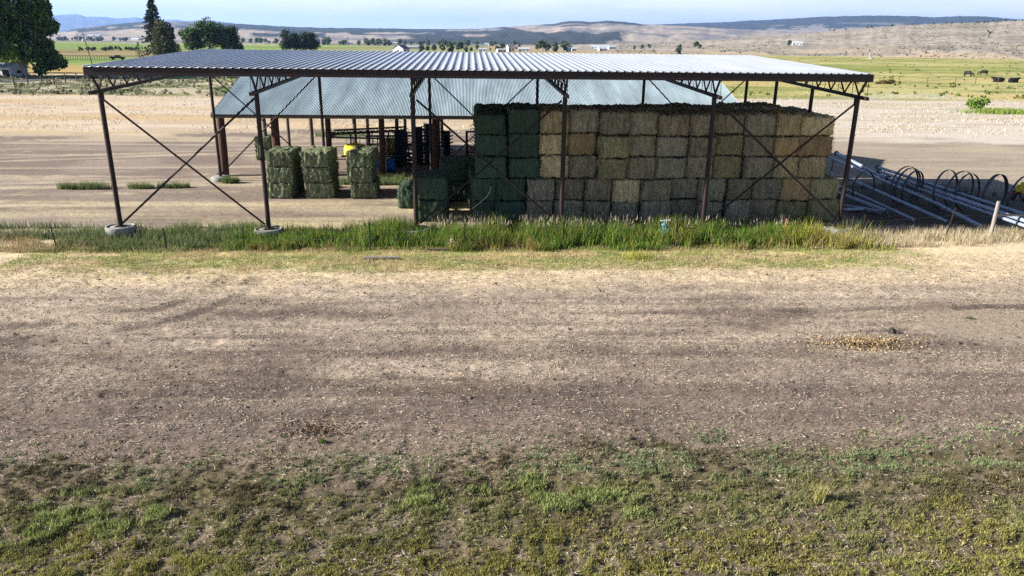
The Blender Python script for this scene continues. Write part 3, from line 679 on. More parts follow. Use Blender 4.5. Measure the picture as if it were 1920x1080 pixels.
for i in range(6):
    x = X0 + i * BAY
    if i == 0: x += .12
    if i == 5: x -= .12
    m = MB(); sgn = 0.05
    for s in (-.055, .055):
        m.bar((x + s, -0.60, roofz(-.60) - .21), (x + s, 12.85, roofz(12.85) - .21), 0.05, 0.09)
    m.bar((x, -0.78, chordz(-0.78)), (x, 13.0, chordz(13.0)), 0.13, 0.13)
    ys = np.linspace(-0.05, 12.75, 21)
    for a in range(20):
        zt, zb = roofz(ys[a]) - .22, chordz(ys[a]) + .05; zt2, zb2 = roofz(ys[a + 1]) - .22, chordz(ys[a + 1]) + .05
        if a % 2 == 0: m.bar((x, ys[a], zb), (x, ys[a + 1], zt2), 0.05)
        else: m.bar((x, ys[a], zt), (x, ys[a + 1], zb2), 0.05)
    m.bar((x, 0.0, chordz(0) + .05), (x, -0.58, roofz(-.58) - .2), 0.07); m.tube([(x, -0.72, chordz(-.72) + .05), (x, -0.66, 6.42)], 0.012, 5)
    for a in range(1, 20, 2): m.tube([(x + .02, ys[a], chordz(ys[a])), (x + .02, ys[a], roofz(ys[a]) - .22)], 0.014, 5)
    m.build('truss', M['steel'], SH)
    for y, r in ((0.0, .095), (YB, .085)):
        m = MB(); m.tube([(x, y, 0.22), (x, y, chordz(y) - .05)], r, 12); m.box((x, y, (.42 if i == 0 else .30)), (.34, .34, .03)); m.box((x, y + (.12 if y < 1 else -.12), chordz(y) - .18), (.04, .3, .28))
        m.build('post', M['steel'], SH)
        if y < 1: hp = 0 if i == 0 else -.12; prof = [(0, .40 + hp), (.40, .40 + hp), (.46, .36 + hp), (.50, .43 + hp), (.57, .43 + hp), (.585, .40 + hp), (.585, -.1), (0, -.1)]
        else: prof = [(0, .26), (.48, .26), (.53, .22), (.53, -.1), (0, -.1)]
        MB().lathe(prof, (x, y, 0), 28).build('footing', M['conc'], SH)
for y in (4.3, 8.6):
    m = MB(); m.tube([(X1 - .12, y, 0), (X1 - .12, y, chordz(y) - .05)], .085, 12); m.build('post', M['steel'], SH)
for b in (0, 2, 4):
    for y, zt, zb in ((0.0, 5.55, .50), (YB, 5.95, .40)):
        xa, xb = X0 + b * BAY + .16, X0 + (b + 1) * BAY - .12
        for q, (p0, p1) in enumerate((((xa, y, zb), (xb, y, zt)), ((xa, y, zt), (xb, y, zb)))):
            o_ = -.09 if q else .09
            MB().tube([(p0[0], y + o_, p0[2]), (p1[0], y + o_, p1[2])], .042 if y < 1 else .036, 8).build('brace', M['steel'], SH)

# ------------------------------------------------------------------ the low barn behind it
BN = empty('pole_barn', (0, 14.8, 0), 0, 'low open barn with corrugated grey gable roof on log posts behind the hay shed', 'barn')
def barnz(y): return 3.70 + (y - 13.75) * 0.28 if y < 21.2 else 3.70 + (21.2 - 13.75) * 0.28 - (y - 21.2) * .28
def corr(x0, x1, y0, y1, name):
    pitch = 0.09; n = int((x1 - x0) / pitch); xs = np.linspace(x0, x1, n * 4 + 1); zs = 0.013 * np.cos(np.arange(n * 4 + 1) * pi / 2) + 0.004 * ((np.arange(n * 4 + 1) // 40) % 2)
    ys = np.array([y0, (y0 + y1) / 2, y1]); k = len(xs)
    V = np.concatenate([np.stack([xs, 0 * xs + y, barnz(y) + zs], -1) for y in ys] + [np.stack([xs, 0 * xs + y, barnz(y) + zs - .01], -1) for y in ys]) - np.array([0, 14.8, 0])
    i = np.arange(k - 1); F = []
    for r in (0, 1):
        F.append(np.stack([r * k + i, r * k + i + 1, (r + 1) * k + i + 1, (r + 1) * k + i], -1)); F.append(np.stack([(r + 4) * k + i, (r + 4) * k + i + 1, (r + 3) * k + i + 1, (r + 3) * k + i], -1))
    return link(name, np_mesh(name, V, np.concatenate(F), M['barnroof'], smooth=False), BN)
corr(-16.6, 14.9, 13.7, 21.2, 'front_roof'); corr(-16.6, 14.9, 21.2, 28.6, 'rear_roof')
MB().bar((-16.6, 6.4, barnz(21.2) + .03), (14.9, 6.4, barnz(21.2) + .03), .35, .04).build('ridge_cap', M['barnroof'], BN)
MB().bar((-16.55, -1.04, 3.57), (14.85, -1.04, 3.57), .08, .20).build('eave_beam', M['greywood'], BN)
MB().bar((-16.85, 13.0, 3.47), (14.85, 13.0, 3.47), .10, .22).build('eave_beam', M['greywood'], BN)
MB().bar((-16.5, 6.4, barnz(21.2) - .2), (14.5, 6.4, barnz(21.2) - .2), .12, .26).build('ridge_beam', M['greywood'], BN)
for x in (-16.56, 14.86):
    MB().bar((x, -1.05, barnz(13.75) - .1), (x, 6.4, barnz(21.2) - .1), .05, .18).build('verge_board', M['greywood'], BN)
    MB().bar((x, 13.2, barnz(28.0) - .1), (x, 6.4, barnz(21.2) - .1), .05, .18).build('verge_board', M['greywood'], BN)
for x in np.arange(-16.4, 15, 3.1):
    for s in (-1, 1): MB().bar((x, 6.4 - s * 7.2, barnz(21.2) - 7.2 * .28 - .10), (x, 6.4, barnz(21.2) - .09), .06, .14).build('rafter', M['greywood'], BN)
for x, r in ((-16.42, .24), (-13.3, .25), (-10.2, .17), (-7.05, .18), (-3.9, .17), (-.8, .16), (2.3, .16), (5.4, .16), (8.5, .17), (11.6, .17), (14.5, .2)):
    MB().tube([(x - .06, 0, -.1), (x, 0, 1.6), (x + .02, 0, 3.86)], [r * 1.05, r, r * .92], 12).build('log_post', M['log'], BN)
for x in (-15.6, -12.5, -9.6, -6.75, -3.95, -1.0, 2.0, 5.0, 8.0, 11.0, 14.0):
    MB().tube([(x, 6.4, -.1), (x, 6.4, barnz(21.2) - .3)], .13, 10).build('inner_post', M['greywood'], BN)
    MB().tube([(x, 13.0, -.1), (x, 13.0, 3.6)], .12, 10).build('rear_post', M['greywood'], BN)

# ------------------------------------------------------------------ hay bales
def bale_mesh(w, d, h, seed, grooves=6, strands=900, rough=.035, name='bale', rz=.06, rad=.15):
    r = np.random.default_rng(seed)
    nx, ny, nz = 26, 16, 20
    Vs = []; Fs = []; n0 = 0
    def face(na, nb, fn):
        nonlocal n0
        a = np.linspace(-1, 1, na); b = np.linspace(-1, 1, nb); A_, B_ = np.meshgrid(a, b, indexing='ij')
        V = fn(A_.ravel(), B_.ravel()); i = np.arange(na - 1)[:, None] * nb + np.arange(nb - 1)[None]
        F = np.stack([i, i + nb, i + nb + 1, i + 1], -1).reshape(-1, 4) + n0
        Vs.append(V); Fs.append(F); n0 += na * nb
    o = np.ones
    face(nx, nz, lambda a, b: np.stack([a, -1 + 0 * a, b], -1)); face(nx, nz, lambda a, b: np.stack([-a, 1 + 0 * a, b], -1))
    face(ny, nz, lambda a, b: np.stack([1 + 0 * a, a, b], -1)); face(ny, nz, lambda a, b: np.stack([-1 + 0 * a, -a, b], -1))
    face(nx, ny, lambda a, b: np.stack([a, b, 1 + 0 * a], -1)); face(nx, ny, lambda a, b: np.stack([-a, b, -1 + 0 * a], -1))
    Pn = np.concatenate(Vs) * np.array([w / 2, d / 2, h / 2]); F = np.concatenate(Fs)
    R3 = np.array([rad, rad, rz]); hf = np.array([w / 2, d / 2, h / 2])
    inner = np.clip(Pn, -(hf - R3), hf - R3); df = (Pn - inner) / R3; L = np.linalg.norm(df, axis=1)[:, None]; nh = df / np.maximum(L, 1e-6)
    nrm = nh / R3; nrm /= np.maximum(np.linalg.norm(nrm, axis=1)[:, None], 1e-6)
    so = seed * 7.3
    def disp(p):
        g = fbm(p[:, 0] * 5 + so + p[:, 1] * 1.3, p[:, 2] * 2.2 + p[:, 1] * 2.1 + so, 4, seed) - .5
        fine = fbm(p[:, 0] * 24 + so + p[:, 1] * 9, p[:, 2] * 7 + p[:, 1] * 11 + so, 3, seed + 5) - .5
        gx = (p[:, 0] / w + .5) * grooves - .5; gr = np.exp(-((gx - np.round(gx)) / .10) ** 2)
        b_ = (1 - (2 * p[:, 0] / w) ** 2) * (1 - (2 * p[:, 2] / h) ** 2); return g * rough * 3.6 + fine * rough * 2.2 - gr * .03 + .03 * b_
    P = inner + nh * R3 + nrm * disp(Pn)[:, None]
    # loose strands standing off the faces
    k = strands; ew = .35 + 3.0 * np.exp(-((w / 2 - np.abs(Pn[:, 0])) / .10) ** 2) * (np.abs(Pn[:, 2]) < h / 2 - .02); q = r.choice(len(P), k, p=ew / ew.sum()); a = P[q] + nrm[q] * r.uniform(.002, .02, k)[:, None]
    dr = r.normal(0, 1, (k, 3)) * np.array([.8, .8, 1.0]) + nrm[q] * r.uniform(0, .9, k)[:, None]; dr[:, 2] -= .35; dr /= np.linalg.norm(dr, axis=1)[:, None]
    ln = r.uniform(.04, .13, k)[:, None]; sd = np.cross(dr, nrm[q]); sd /= np.maximum(np.linalg.norm(sd, axis=1)[:, None], .01); sd *= r.uniform(.004, .010, k)[:, None]
    S = np.stack([a - sd, a + sd, a + dr * ln + sd * .4, a + dr * ln - sd * .4], 1).reshape(-1, 3)
    V = np.concatenate([P, S]); V[:, 2] += h / 2
    F = np.concatenate([F, np.arange(k * 4).reshape(-1, 4) + len(P)])
    me = np_mesh(name, V, F, HAY['grey']); me.polygons.foreach_set('use_smooth', np.concatenate([np.ones(len(F) - k, bool), np.zeros(k, bool)])); return me
BM = [bale_mesh(1.36, 2.4, .985, s, rough=.042, strands=1500, name='bale') for s in range(1, 7)]
BT = [bale_mesh(1.36, 2.4, .985, s, rough=.042, strands=1700, name='bale', rz=.17) for s in range(31, 36)]
BG = [bale_mesh(1.36, 2.4, .985, s, rough=.028, strands=600, name='bale') for s in range(11, 14)]
BS = [bale_mesh(1.22, 2.3, .80, s, rough=.04, strands=1000, rad=.06, name='bale') for s in range(21, 24)]
def bale(me, loc, kind, label, group, rz=0.0, sc=(1, 1, 1), rx=0.0):
    o = link('hay_bale', me); o.location = loc; o.rotation_euler = (rx, 0, rz); o.scale = sc
    o.material_slots[0].link = 'OBJECT'; o.material_slots[0].material = HAY[kind]
    return tag(o, label, 'hay bale', group)
ORD = ['first', 'second', 'third', 'fourth', 'fifth', 'sixth', 'seventh', 'eighth', 'ninth', 'tenth', 'eleventh', 'twelfth', 'thirteenth']
WORD = {'green': 'dark green', 'grey': 'grey', 'brown': 'dull brown', 'tan': 'golden', 'orange': 'orange brown', 'olive': 'olive', 'sage': 'sage green'}
rb = random.Random(5)
COLY = {}; COLZ = {}
UX = [-1.51, -.13, 1.27, 2.59, 3.89, 5.25, 6.49, 7.92, 9.2, 10.52, 11.93, 13.07, 14.54]
LX = [-1.83, -.63, .68, 2.0, 3.34, 4.63, 5.89, 7.31, 8.59, 9.83, 11.06, 12.36, 13.75, 15.15]
UK = [['green'] * 3, ['green'] * 3, ['tan'] * 3, ['grey', 'orange', 'brown'], ['grey', 'olive', 'olive'], ['grey', 'brown', 'brown'], ['brown', 'grey', 'grey'], ['brown', 'brown', 'brown'], ['brown', 'olive', 'olive'], ['grey', 'brown', 'grey'], ['tan', 'orange', 'tan'], ['tan', 'orange', 'tan']]
LK = [['green', 'green'], ['green', 'green'], ['brown', 'grey'], ['grey', 'brown'], ['brown', 'brown'], ['grey', 'tan'], ['grey', 'brown'], ['brown', 'grey'], ['grey', 'grey'], ['grey', 'brown'], ['brown', 'grey'], ['olive', 'orange'], ['olive', 'olive']]
ZT = [0.0, 1.0, 2.0, 2.955, 3.91]
GW = 'bales of the big stack under the hay shed'
TN = ['bottom tier', 'second tier up', 'middle tier', 'fourth tier up', 'top tier']
def end(c, n): return ORD[c] + ' column from left' if c < n // 2 + 1 else (ORD[n - 1 - c] + ' column from right' if c < n - 1 else 'rightmost column')
for t in range(5):
    low = t < 2; XX = LX if low else UX; n = len(XX) - 1
    for c in range(n):
        k = (LK[c][t] if low else UK[c][t - 2] if t == 2 else UK[c][t - 2])
        if not low: k = UK[c][4 - t] if len(UK[c]) == 3 else k
        w = XX[c + 1] - XX[c]; me = (BG if k == 'green' else BT if t == 4 else BM)[rb.randrange(3 if k == 'green' else 5)]
        dz = COLZ.setdefault((low, c), [rb.uniform(-.075, .075) for _ in range(2)])
        z0 = ZT[t] + (dz[0] if t in (1, 3) else dz[1] if t == 4 else 0); z1 = (ZT[t + 1] + (dz[0] if t + 1 in (1, 3) else dz[1] if t + 1 == 4 else 0)) if t < 4 else ZT[4] + dz[1] + .96
        hh = (z1 - z0) / .985
        if c == n - 1 and not low: w += [-.22, .22, .04][t - 2]
        cy_ = COLY.setdefault((low, c), rb.uniform(-.16, .16)); gp = COLY.setdefault(('g', low, c), rb.uniform(-.02, .12)); top_ = rb.uniform(.90, 1.12) if t == 4 else rb.uniform(.975, 1.01)
        bale(me, ((XX[c] + XX[c + 1]) / 2 + rb.uniform(-.03, .03), 2.35 + 1.2 + cy_ + rb.uniform(-.09, .09) + (.06 * (t - 2) if not low else -.05) , z0 + .004), k,
             f'{WORD[k]} large hay bale, {TN[t]}, {end(c, n)}, in big stack front', GW, rz=rb.uniform(-.045, .045), rx=rb.uniform(-.012, .012), sc=((w + .04 - gp + rb.uniform(-.04, .03)) / 1.36, 1, hh * top_))
        if not (low and False):      # the row behind
            if t == 4:
                zz = ZT[t] + rb.uniform(0, .06) + (.16 if c in (9, 10) else 0)
                bale(BT[rb.randrange(5)], ((XX[c] + XX[c + 1]) / 2 + rb.uniform(-.04, .04), 6.05 + rb.uniform(-.08, .08), ZT[t] + .004), 'green' if c < 2 else 'grey', f'dark hay bale top showing behind the front row, {end(c, n)}, in big stack', GW, rz=rb.uniform(-.03, .03), sc=((w - .03) / 1.30, 1, (1.0 if t < 4 else .99) * (.95 + rb.uniform(0, .14) + (.17 if c in (9, 10) else 0))))
            else:
                bale(BM[rb.randrange(6)], ((XX[c] + XX[c + 1]) / 2, 6.05, ZT[t] + .004), 'green' if c < 2 else 'grey', 'hay bale buried behind the front row of the big stack', 'bales buried inside the big stack', sc=((w - .03) / 1.30, 1, (1.0 if t < 4 else .99)))
# low green stacks at the left end of the wall
GL = 'low dark green bales beside the big stack'
for (x, y, z, lab) in ((-3.55, 3.6, 0, 'dark green hay bale at ground level behind third front post'), (-3.55, 3.58, 1.0, 'dark green hay bale with string grooves on top, upper of two behind third front post'),
                       (-2.62, 8.2, 0, 'dark green hay bale at ground level in the gap left of the big stack'), (-2.62, 8.2, 1.0, 'dark green grooved hay bale atop another in the gap left of the big stack'),
                       (-4.55, 6.4, 0, 'dark green hay bale half hidden behind the left front green bale')):
    bale(BG[rb.randrange(3)], (x, y, z + .004), 'green', lab, GL, rz=rb.uniform(-.03, .03), sc=(1.08, 1, 1.02))
# three small stacks standing in the sun
GS = 'small three high stacks of hay in the open left bays'
for s, (x, w, nm) in enumerate(((-11.47, 1.26, 'leftmost of the three small stacks'), (-9.60, 1.36, 'middle one of the three small stacks'), (-7.42, 1.26, 'rightmost of the three small stacks'))):
    for t in range(3):
        bale(BS[(s + t) % 3], (x + rb.uniform(-.05, .05) + ((.12, -.06, .02)[t] if s == 2 else 0), 8.95 + rb.uniform(-.03, .03), .80 * t + .004), 'sage', f"sage green hay bale, {('bottom', 'middle', 'top')[t]} of the {nm}".replace('one of', 'of').replace('middle of the middle', 'middle of the centre'), GS, rz=rb.uniform(-.05, .05) + (-.05 if s == 0 else 0), sc=(w / 1.22, 1, 1.0 if t < 2 else .98))
for t in range(2):
    bale(BS[t], (-15.75, 21.7, .80 * t + .004), 'sage', f"sage green hay bale, {('lower', 'upper')[t]} of the pair beside left log posts of barn", 'pair of hay bales at the barn corner', sc=(.8, .8, .95))
# loose string and hay crumbs
p = [AY(885, 391, 2.2), AY(898, 382, 2.18), AY(911, 370, 2.16), AY(918, 361, 2.16), AY(921, 350, 2.2)]
tag(MB().tube(p, .012, 6).build('loose_twine', M['twine']), 'loose pale twine hanging across the green bales low on the stack', 'twine')

# ------------------------------------------------------------------ fence along the front, posts, litter
def wire_sag(p, q, n=8, sag=.03):
    p = Vector(p); q = Vector(q); return [p.lerp(q, i / n) - Vector((0, 0, sag * 4 * (i / n) * (1 - i / n))) for i in range(n + 1)]
WF = empty('wire_fence', (0, -2.0, 0), 0, 'thin wire fence on rusty steel stakes in the tall grass before the shed', 'fence')
fp = [(-22.5, -2.3, .9, .02), (-17.54, -2.31, .95, -.10), (-13.5, -2.2, .85, -.04), (-10.6, -2.1, .85, .03), (-5.64, -2.46, 1.1, -.02), (-2.0, -2.1, 1.0, 0), (1.95, -1.74, 1.0, 0), (6.6, -1.5, 1.0, .02), (14.63, -1.1, 1.1, 0.0), (18.48, -.77, 1.35, .16), (24, -.4, 1.2, 0)]
for x, y, h_, ln in fp:
    m = MB(); m.box((x + ln * h_ / 2, y + 2, h_ / 2), (.045, .012, h_), ry=ln); m.box((x + ln * h_ / 2, y + 2.018, h_ / 2), (.010, .03, h_), ry=ln); m.build('stake', M['log'] if x > 14 else M['black'], WF)
for zf in (.45, .75):
    pts = [(x + ln * h_ * zf, y + 2 - .02, h_ * zf) for x, y, h_, ln in fp]; pl = []
    for a, b in zip(pts[:-1], pts[1:]): pl += wire_sag(a, b)[:-1]
    MB().tube(pl + [pts[-1]], .004, 4).build('wire', M['wheelsteel'], WF)
m = MB(); m.box((11.4, -.9, .45), (.05, .03, .9)); tag(m.build('marker_stake', M['orange']), 'faded orange marker stake in the grass before the bale wall', 'stake')
RF = empty('rail_fence', (20.48, -.79, 0), 0, 'weathered grey post and rail fence end at the right edge', 'fence')
MB().tube([(-.02, 0, -.1), (0, 0, .8), (.02, 0, 1.62)], [.085, .08, .07], 12).build('post', M['wood'], RF)
MB().tube([(.04, 0, 1.05), (1.8, .15, .96), (3.6, .3, .92)], [.055, .05, .05], 10).build('rail', M['wood'], RF)
MB().tube([(3.5, .38, -.1), (3.5, .38, 1.5)], .09, 12).build('post', M['wood'], RF)
def plank(px, py, L, w, th, rz, name, m_, lab):
    P = G(px, py); o = MB().box((0, 0, th / 2), (L, w, th)).build(name, m_); o.location = (P[0], P[1], gz(P[0], P[1]) + .03); o.rotation_euler = (0, .0, rz); tag(o, lab, 'plank')
plank(715, 485, 1.35, .14, .06, .02, 'plank', M['wood'], 'pale weathered plank lying on the short grass')
plank(822, 470.5, .8, .12, .05, .0, 'plank', M['greywood'], 'grey board at the foot of the tall grass beside white trash bag')
def crumple(name, P, r, m_, lab, cat, seed, sq=.7):
    me = bpy.data.meshes.new(name); bm = bmesh.new(); bmesh.ops.create_icosphere(bm, subdivisions=3, radius=r)
    rr = random.Random(seed)
    for v in bm.verts:
        k = 1 + .45 * (fbm(np.array([v.co.x / r * 1.7 + seed + v.co.z / r]), np.array([v.co.y / r * 1.7 + v.co.z / r * .8]), 3, seed)[0] - .5) * 2; v.co *= k; v.co.z *= sq
    bm.to_mesh(me); bm.free(); me.materials.append(m_); o = link(name, me); o.location = P; tag(o, lab, cat); return o
P = G(848, 463); crumple('trash_bag', (P[0], P[1], .16), .17, M['white'], 'small crumpled white trash bag at the foot of the tall grass', 'trash', 4, .9)
P = G(1672, 624); crumple('dirt_clod', (P[0], P[1], .05), .13, M['rock'], 'dark clod lying above the pile of wood chips', 'clod', 9, .7); 
P = G(1662, 626); crumple('dirt_clod', (P[0] + .32, P[1] - .02, .03), .09, M['rock'], 'small dark clod right beside the larger clod', 'clod', 12, .6)
# blue valve riser
VR = empty('hydrant_valve', (6.22, -1.0, 0), 0, 'small light blue irrigation valve standing in the tall grass', 'valve')
m = MB(); m.tube([(0, 0, -.05), (0, 0, .62)], .075, 12); m.tube([(0, 0, .5), (.18, -.05, .56), (.20, -.05, .42)], .06, 10); m.build('pipe', M['cyan'], VR)
m = MB(); m.lathe([(0, .62), (.12, .62), (.13, .68), (.05, .72), (.03, .86), (0, .86)], n=16); m.build('cap', M['cyan'], VR)
m = MB(); m.tube([(-.17, 0, .84), (.24, .02, .86)], .025, 8); m.build('handle', M['white'], VR)
# wood chips
rng = np.random.default_rng(61); n = 2600; a = rng.uniform(0, 2 * pi, n); r_ = np.abs(rng.normal(0, .5, n)); P0 = G(1625, 641)
x = P0[0] + np.cos(a) * r_ * 1.9; y = P0[1] + np.sin(a) * r_ * .60; q = np.stack([x, y, ground_z(x, y) + .01 + .02 * np.exp(-r_ * 2.5) * rng.random(n)], -1)
V, F, C = quads(q, rng.uniform(.012, .055, n), pick([A(214, 190, 146), A(196, 168, 124), A(178, 150, 112), A(140, 116, 88)], n, rng), rng)
o = link('wood_chips', np_mesh('wood_chips', V, F, M['straw'], C)); tag(o, 'scattered pile of yellow wood chips on the right of the yard', 'wood chips', kind='stuff')
n = 700; a = rng.uniform(0, 2 * pi, n); r_ = np.abs(rng.normal(0, .5, n)); P0 = G(592, 808); x = P0[0] + np.cos(a) * r_ * 1.0; y = P0[1] + np.sin(a) * r_ * .5
V, F, C = quads(np.stack([x, y, ground_z(x, y) + .012], -1), rng.uniform(.015, .05, n), pick([A(160, 130, 106), A(142, 114, 94), A(176, 150, 122)], n, rng), rng)
o = link('bark_scraps', np_mesh('bark_scraps', V, F, M['straw'], C)); tag(o, 'thin scatter of reddish bark scraps left of centre in the yard', 'bark', kind='stuff')
def tussock(px, py, n, h, w, sp, cols, lab, seed, name='grass_tuft'):
    r = np.random.default_rng(seed); P = G(px, py); q = np.stack([r.normal(0, sp, n), r.normal(0, sp * .8, n), 0 * np.ones(n)], -1)
    V, F, C = blades(q, r.uniform(.5, 1, n) * h, np.full(n, w), .8, pick(cols, n, r), seed, segs=3)
    o = link(name, np_mesh(name, V, F, M['grass'], C)); o.location = (P[0], P[1], gz(P[0], P[1])); tag(o, lab, 'grass tuft')
tussock(1537, 938, 120, .42, .010, .06, [A(206, 200, 116), A(182, 180, 96), A(220, 206, 150)], 'lone yellow green grass tuft among the foreground weeds', 71)
tussock(1196, 485, 420, .34, .014, .30, [A(196, 196, 84), A(170, 180, 74), A(208, 200, 110)], 'bushy yellow green grass tuft before the tall grass', 72)
tussock(1818, 598, 70, .10, .014, .06, [A(100, 116, 84), A(122, 132, 96)], 'dark green weed tuft at the rim of the bare patch on the right', 73)
tussock(605, 832, 110, .10, .018, .03, [A(140, 160, 84), A(116, 140, 72)], 'small green weed tuft below the reddish bark scraps', 74)

# ------------------------------------------------------------------ irrigation pipes and wheels on the right
def pipe(px0, py0, z0, px1, py1, z1, r, lab, white=0.0, bell=False):
    a, b = Vector(G(px0, py0, z0)), Vector(G(px1, py1, z1)); o = empty('irrigation_pipe', a, 0, lab, 'pipe', 'aluminium irrigation pipes beside the hay shed')
    b = b - a; k = 1 - white
    m = MB(); m.tube([(0, 0, 0), b * k], r, 12, cap=(white == 0)); m.build('tube', M['alu'], o)
    d = b.normalized(); e = MB(); e.tube([-d * .05, d * .12], r * 1.5, 12); e.build('coupler', M['wheelsteel'], o)
    if white: MB().tube([b * k, b], r * 1.25, 12, cap=False).build('white_end', M['white'], o); 
    if white or bell: MB().lathe([(r * 1.1, -.06), (r * 1.65, -.05), (r * 1.65, .05), (r * 1.1, .06)], n=14, axis='y').build('end_ring', M['alu'], o); kids(o)[-1].location = b; kids(o)[-1].rotation_euler = (0, 0, atan2(-d.x, d.y)); 
    m = MB()
    for t in (.06, .94): m.bar((b.x * t, b.y * t, b.z * t - r), (b.x * t, b.y * t, -a.z), .05)
    if min(z0, z1) > .25: m.build('prop', M['greywood'], o)
    return o
pipe(1568, 287, .95, 1838, 424, .25, .10, 'long pipe running from shed corner post down across the wheels')
pipe(1553, 293, .8, 1770, 388, .5, .075, 'thin dark pipe close beneath the long pipe at the shed corner')
pipe(1645, 313, .95, 1990, 424, .8, .085, 'uppermost of three parallel pipes reaching the right edge')
pipe(1648, 321, .95, 1990, 437, .8, .085, 'middle of three parallel pipes reaching the right edge')
pipe(1665, 333, .8, 1985, 446, .6, .07, 'lowest of three parallel pipes reaching the right edge')
pipe(1590, 334, .7, 1791, 423, .25, .085, 'pipe with white end beside the rusty fence stake', white=.055)
pipe(1570, 347, .5, 1713, 412, .18, .075, 'thin plain pipe ending between the two white tipped pipes')
pipe(1568, 361, .45, 1683, 404, .3, .105, 'short thick pipe with white end nearest the bale wall', white=.16)
pipe(1568, 366, .4, 1651, 397, .22, .095, 'short thick pipe with open ring end beside bale wall', bell=True)
pipe(1568, 378, .3, 1625, 392, .18, .085, 'lowest dark pipe lying close against the bale wall', bell=True)
for q, (px, py, r) in enumerate(((1702, 312, .98), (1708, 315, .94), (1717, 320, .90), (1780, 319, 1.0), (1806, 321, .98), (1821, 326, .92), (1874, 327, .98), (1925, 329, 1.0), (1624, 322, .8))):
    lab = ['dark hoop wheel, rearmost of three nested hoops left of the wheel row', 'dark hoop wheel, middle of three nested hoops left of the wheel row', 'dark hoop wheel, front of three nested hoops left of the wheel row', 'tall dark hoop wheel beginning the second cluster of wheels', 'dark hoop wheel in the middle of the second cluster of wheels', 'smaller dark hoop wheel ending the second cluster of wheels', 'broad pale rimmed wheel standing alone left of yellow machine', 'wheel cut by the right edge of the photo above yellow machine', 'small wheel half hidden behind the right corner post of shed'][q]
    lo, hi = 28, 70; Y = 5.0
    for it in range(40):                                  # depth at which the rim stands on the ground
        Y = (lo + hi) / 2 - 30.7; P = AY(px, py, Y)
        if P[2] > 2 * r: lo = (lo + hi) / 2
        else: hi = (lo + hi) / 2
    w = empty('irrigation_wheel', (P[0], P[1], r), 0, lab, 'hoop', 'irrigation wheels standing beside the pipes'); w.rotation_euler = (rb.uniform(-.06, .06), 0, .42 + rb.uniform(-.12, .12))  # loose irrigation wheel, upright on its rim
    wd = .055 if q != 6 else .09
    MB().lathe([(r, -wd), (r + .012, -wd), (r + .012, wd), (r, wd), (r, -wd)], n=48, axis='y').build('rim', M['wheelsteel'], w)
    m = MB()
    for k in range(8):
        a = 2 * pi * k / 8; m.tube([(.08 * cos(a), .05 * (-1) ** k, .08 * sin(a)), (r * cos(a), 0, r * sin(a))], .008, 5)
    m.build('spokes', M['wheelsteel'], w)
    MB().lathe([(0, -.09), (.1, -.09), (.1, .09), (0, .09)], n=14, axis='y').build('hub', M['wheelsteel'], w)
P = G(1915, 377); MV = empty('pipe_mover', (P[0], P[1], 0), 0.25, 'yellow irrigation drive machine with rusty frame cut by right edge', 'machine')
m = MB(); m.box((.35, 0, .62), (1.1, .6, .45)); m.box((.30, 0, .90), (.7, .45, .16)); m.box((-.12, -.31, .62), (.06, .04, .3)); m.build('housing', M['yellow'], MV)
m = MB(); m.bar((-1.3, 0, .46), (1.9, 0, .46), .09); m.bar((-.2, -.35, .36), (-.2, .35, .36), .07); m.bar((1.0, -.35, .36), (1.0, .35, .36), .07); m.box((.3, -.33, .75), (.3, .06, .12)); m.build('frame', M['red'], MV)
for x in (-.2, 1.0):
    for y in (-.38, .38): MB().lathe([(.10, -.05), (.24, -.06), (.26, 0), (.24, .06), (.10, .05)], (x, y, .26), 20, 'y').build('wheel', M['rubber'], MV)

# ------------------------------------------------------------------ machines parked under the barn
SP = empty('boom_sprayer', (-8.0, 18.2, 0), 0, 'dark folded boom sprayer with yellow tank parked under the low barn', 'sprayer')
m = MB()
for dy, dz in ((-.25, 0), (.25, .0), (0, .22)): m.bar((-2.45, dy, 2.10 + dz), (2.1, dy, 2.34 + dz), .10)
for k in range(12):
    x = -2.3 + k * .38; z = 2.12 + (x + 2.45) * .053; m.bar((x, -.25, z), (x + .19, 0, z + .2), .035); m.bar((x + .19, 0, z + .2), (x + .38, .25, z + .02), .035)
m.box((-2.55, 0, 2.02), (.25, .7, .36)); m.bar((-2.4, 0, 1.86), (1.6, 0, 1.80), .10); m.build('boom', M['black'], SP)
m = MB(); m.bar((-2.0, -.5, .75), (2.2, -.5, .75), .12); m.bar((-2.0, .5, .75), (2.2, .5, .75), .12)
for x in (-1.4, -.2, 1.0, 2.0): m.bar((x, -.5, .75), (x, .5, .75), .1); m.bar((x, -.3, .75), (x, -.05, 2.15 + (x + 2.4) * .05), .09)
m.bar((2.2, 0, .7), (3.0, -.2, .4), .12); m.build('frame', M['black'], SP)
m = MB(); m.lathe([(0, -.72), (.34, -.70), (.48, -.55), (.52, 0), (.48, .55), (.34, .70), (0, .72)], (-1.15, 0, .98), 24, 'x'); m.lathe([(0, .5), (.16, .5), (.17, .58), (0, .6)], (-1.15, 0, .98), 16); tk = m.build('tank', M['yellow'], SP)
m = MB()
for zz in (.95, 1.25, 1.55, 1.85): m.bar((.55, -.2, zz), (2.0, -.2, zz + .05), .04)
for xx in np.linspace(.55, 2.0, 6): m.bar((xx, -.2, .9), (xx, -.2, 1.95), .04)
m.box((1.3, -.1, 1.4), (1.45, .03, .95)); m.build('guard_panel', mat('dull_yellow', (.30, .24, .05), .7), SP)
for k in range(7):
    x = -1.7 + k * .42; MB().tube([(x, -.3, 2.0), (x + .1, -.5, 1.5), (x + .35, -.42, 1.35), (x + .5, -.3, 1.75)], .02, 6).build('hose', M['black'] if k % 2 else M['white'], SP)
